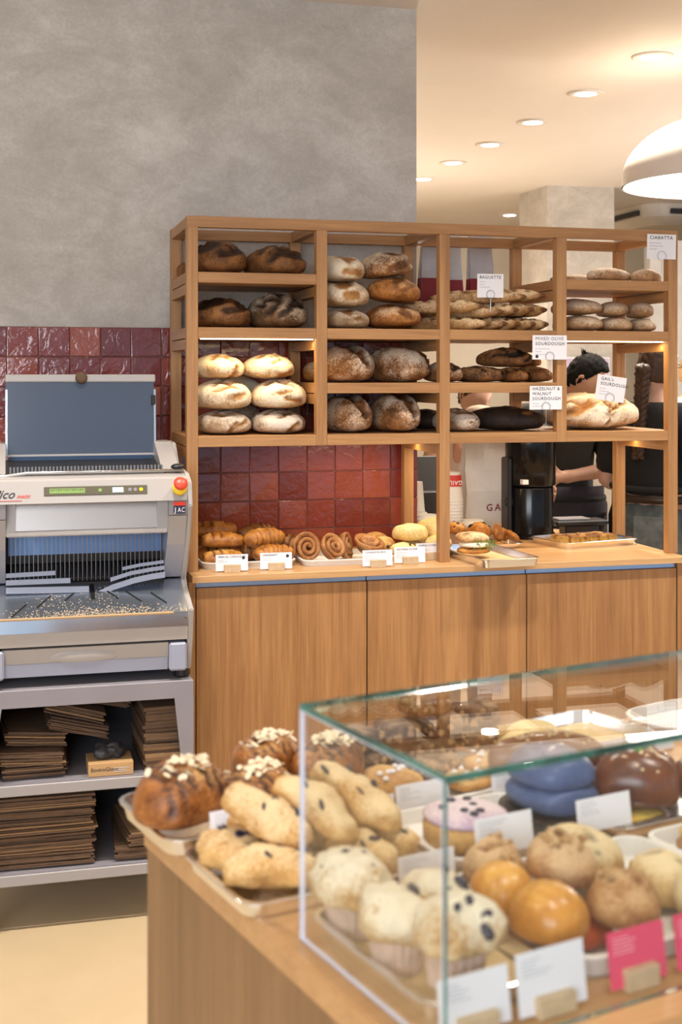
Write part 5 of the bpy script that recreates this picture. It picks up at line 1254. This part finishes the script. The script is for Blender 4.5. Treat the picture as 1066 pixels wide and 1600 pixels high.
# muffins in the case
GMu = 'sugared blueberry muffins in the glass corner'
muffin_parts('blueberry_muffin', 'sugared muffin at the back of the tray near the scones', 'muffin', MUFFIN, 'C', (.044, -.052, F0), 0, GMu, .042, 251, BERRY, 8, .046, .052, .24, .09)
muffin_parts('blueberry_muffin', 'muffin in the middle of the tray against the glass end', 'muffin', MUFFIN, 'C', (.044, -.142, F0), 1, GMu, .042, 252, BERRY, 9, .046, .050, .24, .09)
muffin_parts('blueberry_muffin', 'large white sugared muffin nearest the front glass corner', 'muffin', MUFFIN, 'C', (.046, -.238, F0), 2, GMu, .046, 253, BERRY, 7, .046, .052, .24, .09)
muffin_parts('blueberry_muffin', 'muffin behind the white sugared one, beside the orange buns', 'muffin', MUFFIN, 'C', (.136, -.095, F0), 3, GMu, .040, 254, BERRY, 6, .040, .040, .24, .09)
# brioche and nut buns
GBr = 'smooth orange brioche buns'
for k, (lab, a, b_, s) in enumerate([('smooth orange brioche bun at the back, beside the nut buns', .205, -.105, 1), ('smooth orange brioche bun in front with a split crown', .205, -.195, 1.08)]):
    solo('brioche_bun', lab, 'bun', blob(.080 * s, .080 * s, .058 * s, 260 + k, [(-.1, .3, .25, .75, .10), (.15, .1, .3, .5, .08)], amp=.05, depth=.06, low=.34, pw=.75, nu=40, nv=30), BRIOCHE, 'C', (a - .012, b_ - .006, F0), (0, 0, .3 * k), GBr)
GNb = 'nut-topped buns in the case'
nutp = [to_mesh(fixn(lathe(B(), [(.001, -.004), (.004, -.002), (.0055, .001), (.003, .004)], 7, fx=1, fy=.7)), 'nut_piece') for _ in range(1)][0]; nutp.materials.append(NUT)
for k, (lab, a, b_, z, s) in enumerate([('nut-topped bun at the back rim of the tray', .235, -.040, F0 + .014, .88), ('nut-topped bun in the centre of the tray', .262, -.125, F0 + .012, 1.0), ('nut-topped bun nearest the pink card', .285, -.205, F0 + .006, 1.0)]):
    o = solo('nut_bun', lab, 'bun', blob(.082 * s, .082 * s, .058 * s, 270 + k, [(-.3, 0, .3, 0, .30)], amp=.10, depth=.22, low=.36, pw=.7, nu=36), NUTBUN, 'C', (a, b_, z), (.12, 0, k), GNb)
    for q in range(22):
        an = random.uniform(0, 6.28); rr = random.uniform(0, .38)
        f_ = link('nut_piece', nutp, NUT, o); f_.location = (.082 * s * rr * cos(an), .082 * s * rr * sin(an), .058 * s * (.80 + .5 * rr * (1 - rr)) + random.uniform(-.001, .003)); f_.rotation_euler = (random.random() * 3, random.random() * 3, an)
solo('jam_pastry', 'dark red jam filled pastry under the nut buns', 'pastry', blob(.10, .09, .034, 277, (), amp=.1), JAM, 'C', (.245, -.17, F0), 0)
GPs = 'pale fruited scones in the case'
for k, (lab, a, b_, z, s, W) in enumerate([('tallest pale scone, at the middle of the tray behind the others', .335, -.080, F0 + .006, 1.0, .100), ('pale scone leaning towards the yellow bread', .392, -.165, F0 + .002, .92, .100), ('small yellowish scone low between the nut buns and the tallest scone', .318, -.150, F0, .70, .090), ('pale scone low at the front next to the pink cards', .400, -.232, F0, .92, .10)]):
    solo('pale_scone', lab, 'scone', blob(W * s, W * .92 * s, .066 * s, 280 + k, [(-.2, -.9, .1, .9, .06)] if k in (0, 1, 4) else (), amp=.12, freq=12, depth=.08, low=.36, pw=.6, nu=36), PALE, 'C', (a, b_, z), (.1 * (k % 3), .1, .8 * k), GPs)
# yellow topped bread
t = thing('yellow_topped_bread', 'slab of bread covered with bright yellow topping and red bits', 'savoury bread', 'C', (.625, -.130, F0))
link('bread_base', blob(.235, .215, .030, 290, (), amp=.06, pw=.25, nu=40), NUTBUN, t); o = link('yellow_topping', blob(.228, .205, .026, 291, (), amp=.35, freq=22, pw=.25, nu=52, nv=40, fine=.05), EGG, t); o.location = (0, 0, .014)
random.seed(31)
for k in range(14):
    f_ = link('red_pepper_piece', blob(.020, .012, .006, 292 + k, (), amp=.3, nu=12, nv=8), JAM if k % 3 else GREEN, t); f_.location = (random.uniform(-.09, .09), random.uniform(-.08, .08), .036); f_.rotation_euler = (0, .2, random.uniform(0, 3))
# lilac cake, and a cake coloured blue for the reflection in the front glass
t = thing('lilac_cake', 'small round lilac iced cake with dark blueberries on white lining', 'cake', 'C', (.288, .098, F0))
o = link('cake_body', fixn(lathe(B(), [(.050, 0), (.056, .006), (.057, .026), (.053, .034)], 40)), SCONE_P, t, True); o = link('iced_top', blob(.112, .112, .020, 300, (), amp=.12), LILAC, t); o.location = (0, 0, .028)
for k in range(7):
    an = k * .9; f_ = link('blueberry', berry, BERRY, t); f_.location = (.030 * cos(an) * (.4 + .6 * (k % 2)), .030 * sin(an), .047); f_.scale = (1.1, 1.1, .7)
t = thing('reflection_blue_cake', 'tall round cake coloured blue for the glass reflection, with white sugar nibs', 'cake', 'C', (.465, .135, F0))
o = link('lower_layer', blob(.125, .125, .050, 310, (), amp=.05, pw=.4, low=.5), BLUE_REFLECT, t); o = link('upper_layer', blob(.122, .122, .060, 311, (), amp=.05, pw=.55, low=.35), BLUE_REFLECT, t); o.location = (0, 0, .036)
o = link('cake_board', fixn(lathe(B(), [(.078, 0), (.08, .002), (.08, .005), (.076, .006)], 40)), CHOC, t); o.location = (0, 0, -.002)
nib = to_mesh(fixn(lathe(B(), [(.002, 0), (.005, .002), (.003, .005)], 6)), 'sugar_nib'); nib.materials.append(SUGAR)
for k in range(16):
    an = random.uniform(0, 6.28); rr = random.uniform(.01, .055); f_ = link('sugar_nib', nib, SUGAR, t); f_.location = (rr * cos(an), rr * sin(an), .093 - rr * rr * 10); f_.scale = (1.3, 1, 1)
# brown seeded buns
GBn = 'dark glazed seeded buns behind the case'
seed = to_mesh(fixn(lathe(B(), [(.0004, -.0022), (.0013, 0), (.0004, .0022)], 5)), 'seed'); seed.materials.append(SEED)
for k, (lab, a, b_, z, W, L, H, r) in enumerate([('dark glazed seeded bun nearest the yellow bread, green leaf on top', .560, .085, F0 + .012, .085, .12, .080, .9), ('dark glazed seeded bun behind the nearest one, green leaf on top', .625, .150, F0 + .010, .090, .12, .085, .9), ('dark glazed seeded bun at the outer end of the tray', .660, .080, F0 + .008, .085, .11, .075, .7), ('long dark glazed roll behind the tall cake', .520, .205, F0 + .004, .06, .20, .065, 1.2)]):
    me = blob(W, L, H, 320 + k, (), amp=.05, pw=.65, low=.36, nu=36)
    o = solo('seeded_bun', lab, 'bun', me, BROWNBUN, 'C', (a, b_, z), (0, 0, r), GBn)
    for q in range(46):
        x, y = random.gauss(0, .20), random.gauss(0, .22); q2 = 4 * x * x + 4 * y * y
        if q2 > .75: continue
        f_ = link('seed', seed, SEED, o); f_.location = (x * W, y * L, H * .36 + H * .64 * math.sqrt(1 - q2) * 1.0); f_.rotation_euler = (random.uniform(0, 3), random.uniform(1, 2), random.uniform(0, 6)); f_.scale = (2.6, 2.6, 2.0)
    if k < 2:
        l_ = link('herb_leaf', blob(.020, .036, .006, 330 + k, (), amp=.1, nu=14, nv=10), GREEN, o); l_.location = (.004, -.004, H * .97); l_.rotation_euler = (0, .2, 1.2)
t = thing('egg_flatbread', 'yellow egg flatbread in a foil rim in front of the brown buns', 'savoury bread', 'C', (.548, .070, F0 - .001), .05)
link('foil_rim', tray_mesh(.12, .060, .014, .028, .004), ALU, t); o = link('egg_layer', blob(.105, .046, .016, 340, (), amp=.25, freq=30, pw=.4), EGG, t); o.location = (0, 0, .004)
# brownies
GBw = 'chocolate brownies with nuts'
def brownie(lab, a, b_, z, r, s=1.0, m=BROWNIE, sd=1, H=.034):
    me = slab(.066 * s, .062 * s, H, sd, .11, 7)
    o = solo('brownie', lab, 'brownie', me, m, 'C', (a, b_, z), (0, 0, r), GBw)
    for q in range(16):
        an = random.uniform(-2.6, -.2); f_ = link('nut_piece', nutp, NUT, o)
        if q % 2: f_.location = (random.uniform(-.029, .029) * s, -.030 * s, random.uniform(.006, H - .006))
        else: f_.location = (-.032 * s, random.uniform(-.027, .027) * s, random.uniform(.006, H - .006))
        f_.rotation_euler = (random.random() * 3, random.random() * 3, 0); f_.scale = (1.1,) * 3
for k, x in enumerate([('brownie at the bottom of the lone pair beside the almond croissants', .300, .405, F0, .1), ('brownie on top of the lone pair beside the almond croissants', .296, .402, F0 + .035, .3), ('brownie at the bottom of the heap, next to the lone pair', .395, .430, F0, .2), ('brownie in the second layer of the heap, tilted', .392, .425, F0 + .035, -.2), ('brownie at the bottom of the heap, middle', .460, .435, F0, 0), ('brownie in the second layer of the heap, middle', .468, .430, F0 + .035, .15),
                         ('brownie at the bottom of the heap, beside the shiny tray', .530, .430, F0, .1), ('brownie in the second layer beside the shiny tray', .530, .428, F0 + .035, 0), ('nutty brownie lying in front of the heap behind the cookie', .430, .375, F0, .4)]):
    brownie(*x, sd=350 + k)
brownie('orange-topped brownie crowning the heap', .440, .428, F0 + .070, .2, 1.0, BROWNIE_T, 360, .034)
# cookies
GCo = 'golden cookies by the brownies'
for k, (lab, a, b_, z, W, H) in enumerate([('round golden cookie in front of the lone brownie pair', .305, .315, F0 + .004, .090, .040), ('flat golden cookie in front of the brownie heap', .480, .335, F0 + .004, .085, .026), ('flat brown cookie behind the white card near the shiny tray', .440, .300, F0 + .004, .075, .022)]):
    o = solo('cookie', lab, 'cookie', blob(W, W * .92, H, 370 + k, (), amp=.16, freq=20, pw=.5, fine=.05, nu=34), COOKIE, 'C', (a, b_, z), (0, 0, k), GCo)
    for q in range(8):
        an = random.uniform(0, 6.28); rr = random.uniform(.1, .4); f_ = link('chocolate_chip', nib, CHOC, o); f_.location = (W * rr * cos(an), W * .9 * rr * sin(an), H * (.95 - rr * rr))
GFs = 'flat scones on the large shiny tray'
for k, (lab, a, b_, z, W, L, H, r) in enumerate([('flat scone nearest the brownies on the shiny tray', .615, .395, F0, .085, .075, .040, .2), ('flat scone at the back of the shiny tray', .660, .435, F0 + .006, .095, .060, .035, .1), ('flat scone with dark filling in the middle of the shiny tray', .675, .385, F0, .085, .070, .038, -.1), ]):
    solo('flat_scone', lab, 'scone', blob(W, L, H, 380 + k, (), amp=.14, pw=.45, freq=14, fine=.03), SCONE_Y, 'C', (a, b_, z), (0, 0, r), GFs)
# cards of the case
GCa = 'white cards among the case pastries'
def fcard(lab, a, b_, z, w_, h_, r=0, hold=None, **k):
    return card('case_card', lab, 'C', (a, b_, z), r, w_, h_, [], .0060, 5, hold, lean=-.14, group=k.pop('group', GCa), top=.84, **k)
fcard('white card leaning on the almond croissant tray rim', .050, .268, F0 + .004, .085, .040)
fcard('white card in front of the round golden cookie', .322, .245, CT + .001, .088, .045)
fcard('white card behind the glass top corner, in front of the brownie heap', .480, .238, CT + .001, .088, .040)
fcard('small white card behind the biggest scone', .262, .262, CT + .001, .045, .030)
fcard('white card in front of the lilac cake', .305, .030, CT + .022, .088, .045)
fcard('white card between the scone tray and the muffin tray', .190, .030, CT + .001, .080, .040)
fcard('white card in front of the blue cake', .465, .028, CT + .024, .090, .042)  # that cake's blue stands for the reflection in the front glass
fcard('white card behind the seeded buns', .690, .262, CT + .001, .095, .050)
fcard('white card beside the outermost seeded bun', .790, .020, CT + .001, .07, .05)
fcard('white card on the rim of the large shiny tray', .800, .318, CT + .001, .12, .028)
fcard('front white card in the glass corner under the big muffin', .040, -.285, CT + .001, .080, .052, 0, (.045, .020, .008))
fcard('front white card under the split brioche bun', .129, -.288, CT + .001, .082, .058, 0, (.045, .020, .008))
fcard('bright pink card under the front nut bun', .238, -.288, CT + .001, .074, .055, 0, (.042, .022, .008), cm=PINK, ink2=PINKL, group='pink cards in the case front')
fcard('bright pink card next to the low pale scone', .327, -.288, CT + .001, .074, .055, 0, (.042, .022, .008), cm=PINK, ink2=PINKL, group='pink cards in the case front')

# ------------------------------------------------------------------ final resting offsets (metres) and size trims of the stacked food, so that nothing cuts into its neighbour
REST = {
    'almond_croissant': (-0.0141, -0.0133, 0.0176, 0.9),
    'almond_croissant.001': (-0.0006, -0.02, -0.0017, 0.9),
    'almond_croissant.002': (0.0164, -0.002, 0.024, 0.9),
    'almond_croissant.003': (-0.0077, 0.024, 0.0199, 0.9),
    'bag_bundle': (0.0, 0.0, 0.0006, 1.0),
    'bag_bundle.001': (0.0, 0.0, -0.0024, 1.0),
    'bag_bundle.002': (-0.0218, -0.0091, -0.0034, 0.93),
    'bag_bundle.003': (0.0204, 0.0085, 0.0058, 0.903),
    'bag_bundle.004': (-0.0091, -0.011, 0.0032, 0.953),
    'bag_bundle.005': (0.0092, 0.0112, 0.0012, 0.982),
    'bag_bundle.006': (0.0, 0.0, 0.0006, 1.0),
    'bag_bundle.007': (0.0, 0.0, 0.0006, 1.0),
    'bag_bundle.008': (0.0, 0.0, -0.0004, 1.0),
    'bag_bundle.009': (0.0, 0.0, -0.0004, 1.0),
    'bag_bundle.010': (0.0, 0.0, -0.0024, 1.0),
    'bag_bundle.011': (0.0, 0.0, -0.0044, 1.0),
    'bag_bundle.012': (0.0, 0.0, 0.0006, 1.0),
    'bag_bundle.013': (0.0, 0.0, -0.0014, 1.0),
    'baguette': (0.0016, 0.0003, 0.0006, 1.0),
    'baguette.001': (0.0, 0.0, 0.0012, 1.0),
    'baguette.002': (-0.0013, -0.0004, 0.001, 1.0),
    'baguette.003': (-0.0007, -0.0003, 0.0008, 1.0),
    'baguette.004': (0.0023, 0.0007, 0.0006, 1.0),
    'baguette.005': (0.0, 0.0, 0.0134, 0.988),
    'baguette.006': (0.0, 0.0, -0.0074, 1.0),
    'baguette.007': (0.0, 0.0, 0.0019, 1.0),
    'baguette.008': (0.0, 0.0, 0.0035, 1.0),
    'baguette.009': (0.0, 0.0, 0.0032, 1.0),
    'baguette.010': (0.0, 0.0, 0.0015, 1.0),
    'baguette.011': (0.0, 0.0, 0.0087, 1.0),
    'baguette.012': (0.0, 0.0, 0.0012, 1.0),
    'reflection_blue_cake': (-0.0053, -0.0061, 0.0192, 0.903),
    'blueberry_muffin': (-0.0045, 0.007, 0.0007, 0.988),
    'blueberry_muffin.001': (-0.0028, 0.0027, -0.0001, 0.947),
    'blueberry_muffin.002': (0.0027, 0.0136, 0.0194, 0.925),
    'blueberry_muffin.003': (-0.0125, -0.0024, 0.0003, 0.953),
    'blueberry_scone': (0.0072, 0.0002, 0.0092, 0.982),
    'blueberry_scone.001': (0.0031, 0.0078, 0.0143, 0.959),
    'blueberry_scone.002': (0.0, 0.005, -0.0016, 0.942),
    'blueberry_scone.003': (-0.0075, 0.0019, 0.0095, 0.925),
    'blueberry_scone.004': (-0.002, -0.0005, 0.0241, 0.965),
    'blueberry_scone.005': (0.0018, 0.0004, 0.0298, 0.959),
    'blueberry_scone.006': (-0.0047, -0.0019, 0.013, 0.942),
    'blueberry_scone.007': (0.0068, -0.0048, 0.0068, 0.936),
    'blueberry_scone.008': (-0.004, 0.0006, 0.0118, 0.97),
    'blueberry_scone.009': (0.0, 0.0, 0.0308, 0.965),
    'blueberry_scone.010': (-0.0044, -0.004, 0.0083, 0.965),
    'bread_roll_sandwich': (0.011, 0.0009, 0.0143, 0.965),
    'brioche_bun': (0.0041, 0.0007, 0.0212, 0.9),
    'brioche_bun.001': (-0.001, 0.0041, 0.0228, 0.93),
    'brownie': (0.0083, 0.0, 0.0116, 0.959),
    'brownie.001': (0.0051, 0.0075, 0.0127, 0.976),
    'brownie.002': (-0.0041, -0.0069, 0.0113, 0.925),
    'brownie.003': (-0.0044, -0.0027, 0.0099, 0.97),
    'brownie.004': (-0.0013, 0.0007, 0.0117, 0.925),
    'brownie.005': (-0.0023, -0.001, 0.0111, 0.965),
    'brownie.006': (0.0069, 0.0026, 0.0194, 0.9),
    'brownie.007': (0.0062, 0.0034, 0.0183, 0.947),
    'brownie.008': (-0.0029, -0.0084, -0.0011, 0.947),
    'brownie.009': (0.0, 0.0, 0.0121, 0.988),
    'chocolate_pastry': (0.0, 0.0, 0.0066, 0.994),
    'chocolate_pastry.001': (-0.0098, -0.0012, 0.0111, 0.97),
    'chocolate_pastry.002': (0.0, 0.0, -0.0004, 1.0),
    'chocolate_pastry.003': (-0.0118, -0.0051, 0.0005, 0.959),
    'chocolate_pastry.004': (0.0, 0.0, -0.0084, 1.0),
    'chocolate_twist': (-0.0074, -0.0152, 0.0011, 0.959),
    'chocolate_twist.001': (0.0094, 0.0016, 0.0161, 0.914),
    'ciabatta': (-0.0184, 0.0046, -0.0004, 0.936),
    'ciabatta.001': (-0.0141, -0.0083, 0.003, 0.9),
    'ciabatta.002': (0.0326, 0.006, -0.0001, 0.9),
    'ciabatta.003': (-0.0046, -0.0012, -0.0002, 1.0),
    'ciabatta.004': (-0.0023, -0.0005, 0.0, 1.0),
    'ciabatta.005': (0.007, 0.0018, -0.0004, 1.0),
    'ciabatta.006': (-0.0143, -0.0035, 0.003, 0.965),
    'ciabatta.007': (0.0013, 0.0002, 0.0049, 0.936),
    'ciabatta.008': (0.0134, 0.0035, 0.0011, 0.97),
    'cinnamon_bun': (0.0, 0.0, 0.0006, 1.0),
    'cinnamon_bun.001': (0.0005, 0.0092, 0.0128, 0.97),
    'cinnamon_bun.002': (-0.0035, -0.001, 0.0091, 0.994),
    'cinnamon_bun.003': (0.0, 0.0, -0.0004, 1.0),
    'cookie': (0.0011, 0.0013, 0.0029, 0.982),
    'cookie.001': (0.0095, 0.0067, 0.0061, 0.93),
    'cookie.002': (-0.0053, -0.0112, 0.0027, 0.965),
    'croissant': (0.0, 0.0, -0.0058, 1.0),
    'croissant.001': (0.0089, 0.0011, 0.0124, 0.953),
    'croissant.002': (0.0, 0.0, -0.0014, 1.0),
    'croissant.003': (0.0118, 0.005, -0.003, 0.947),
    'crumpled_glove': (0.0, 0.0, 0.0004, 1.0),
    'egg_flatbread': (0.0, 0.0, -0.0004, 0.982),
    'flat_scone': (-0.0064, -0.0106, 0.002, 0.925),
    'flat_scone.001': (-0.0017, 0.0136, -0.0054, 0.976),
    'flat_scone.002': (0.0152, -0.0008, 0.0006, 0.965),
    'fruit_scone': (-0.0046, -0.0049, 0.0004, 1.0),
    'fruit_scone.001': (0.0049, 0.0052, 0.0037, 1.0),
    'fruit_scone.002': (0.0111, -0.0044, 0.006, 0.93),
    'fruit_scone.003': (0.0088, -0.0038, 0.0164, 0.953),
    'fruit_scone.004': (-0.0035, 0.006, -0.0044, 0.988),
    'hazelnut_loaf': (0.0, 0.0, -0.0004, 1.0),
    'jam_pastry': (0.0024, -0.0017, -0.0015, 0.9),
    'lilac_cake': (0.0032, 0.006, 0.0097, 0.982),
    'madeleine': (0.006, 0.0002, 0.0293, 0.919),
    'madeleine.001': (0.0005, -0.0006, -0.0024, 0.942),
    'madeleine.002': (-0.0074, 0.0019, 0.0061, 1.0),
    'madeleine.003': (-0.0082, -0.003, 0.0189, 0.953),
    'madeleine.004': (-0.0047, -0.0049, 0.0087, 0.982),
    'muffin': (-0.007, 0.0026, 0.0051, 0.953),
    'muffin.001': (0.0011, -0.0014, -0.0009, 0.947),
    'nut_bun': (0.0002, 0.0024, -0.0008, 1.0),
    'nut_bun.001': (0.0021, 0.0011, 0.03, 0.953),
    'nut_bun.002': (0.0014, -0.0048, 0.0159, 0.965),
    'olive_bread': (0.0061, 0.0019, -0.0006, 0.976),
    'olive_bread.001': (0.0019, 0.0005, -0.0004, 0.988),
    'olive_bread.002': (0.0023, 0.0006, -0.0008, 0.994),
    'olive_bread.003': (0.0, 0.0, 0.0051, 1.0),
    'olive_bread.004': (0.0, 0.0, 0.0008, 0.994),
    'pale_scone': (-0.0013, 0.0091, 0.0038, 0.988),
    'pale_scone.001': (-0.0063, 0.0203, -0.0013, 0.925),
    'pale_scone.002': (0.002, 0.0018, 0.0018, 0.953),
    'pale_scone.003': (-0.0042, -0.0059, 0.0202, 0.9),
    'round_cookie': (0.0, 0.0, -0.0064, 1.0),
    'round_cookie.001': (-0.0159, 0.0077, 0.0047, 0.959),
    'savoury_square': (-0.0064, -0.002, -0.0024, 0.988),
    'savoury_square.001': (-0.0007, -0.0015, -0.0025, 0.988),
    'savoury_square.002': (-0.0013, 0.0, -0.0026, 0.988),
    'savoury_square.003': (0.0014, 0.0002, -0.0024, 0.982),
    'savoury_square.004': (0.0033, 0.0019, -0.0028, 0.994),
    'savoury_square.005': (0.0036, 0.0017, -0.0024, 1.0),
    'savoury_square.006': (0.0, 0.0, -0.0024, 1.0),
    'savoury_square.007': (0.0, 0.0, -0.0144, 1.0),
    'savoury_square.008': (0.0, 0.0, -0.0144, 1.0),
    'savoury_square.009': (0.0, 0.0, -0.0024, 1.0),
    'savoury_square.010': (0.0, 0.0, -0.0024, 1.0),
    'seeded_bun': (0.0071, -0.001, 0.0072, 0.97),
    'seeded_bun.001': (0.0118, 0.0145, -0.0117, 0.9),
    'seeded_bun.002': (0.0221, -0.0151, 0.0068, 0.9),
    'seeded_bun.003': (0.0001, 0.0655, 0.0161, 0.9),
    'sourdough_loaf': (0.0, 0.0, -0.0004, 1.0),
    'sourdough_loaf.001': (0.0, 0.0, -0.0004, 1.0),
    'sourdough_loaf.002': (0.0, 0.0, -0.0004, 1.0),
    'sourdough_loaf.003': (0.0, 0.0, -0.0004, 1.0),
    'sourdough_loaf.004': (0.0, 0.0, -0.0004, 1.0),
    'sourdough_loaf.005': (0.0, 0.0, -0.0004, 1.0),
    'sourdough_loaf.006': (0.0, 0.0, -0.0004, 1.0),
    'sourdough_loaf.007': (0.0, 0.0, -0.0004, 1.0),
    'sourdough_loaf.008': (-0.0036, -0.0009, 0.0005, 1.0),
    'sourdough_loaf.009': (0.0036, 0.0009, 0.0005, 1.0),
    'sourdough_loaf.010': (-0.0011, -0.0003, 0.0027, 1.0),
    'sourdough_loaf.011': (0.0011, 0.0003, 0.002, 1.0),
    'sourdough_loaf.012': (0.0, 0.0, -0.0004, 1.0),
    'sourdough_loaf.013': (0.0, 0.0, 0.0009, 1.0),
    'sourdough_loaf.014': (-0.0023, -0.0008, -0.0024, 1.0),
    'sourdough_loaf.015': (-0.0005, -0.0001, 0.0005, 1.0),
    'sourdough_loaf.016': (-0.0016, -0.0004, -0.0004, 1.0),
    'sourdough_loaf.017': (0.0023, 0.0008, 0.0094, 0.988),
    'sourdough_loaf.018': (0.0008, 0.0002, 0.0108, 0.982),
    'sourdough_loaf.019': (-0.0, 0.0001, 0.0067, 0.994),
    'sourdough_loaf.020': (0.0, 0.0, -0.0004, 1.0),
    'sourdough_loaf.021': (0.0, 0.0, -0.0004, 1.0),
    'sourdough_loaf.022': (0.0, 0.0, -0.0004, 1.0),
    'sourdough_loaf.023': (0.0, 0.0, -0.0008, 0.961),
    'sourdough_loaf.024': (0.0, 0.0, -0.0004, 1.0),
    'sourdough_loaf.025': (-0.0103, -0.003, -0.0007, 0.988),
    'sourdough_loaf.026': (0.0, 0.0, -0.0004, 1.0),
    'sourdough_loaf.027': (0.0, 0.0, -0.0004, 1.0),
    'sourdough_loaf.028': (0.0052, 0.0182, -0.0004, 1.0),
    'sourdough_loaf.029': (0.0, 0.0, 0.0094, 0.994),
    'yellow_topped_bread': (0.0, 0.0, -0.0014, 1.0),
}
for n_, (dx, dy, dz, sc_) in REST.items():
    o = bpy.data.objects.get(n_)
    if o is not None:
        o.location += Vector((dx, dy, dz)); o.scale = (sc_, sc_, sc_)
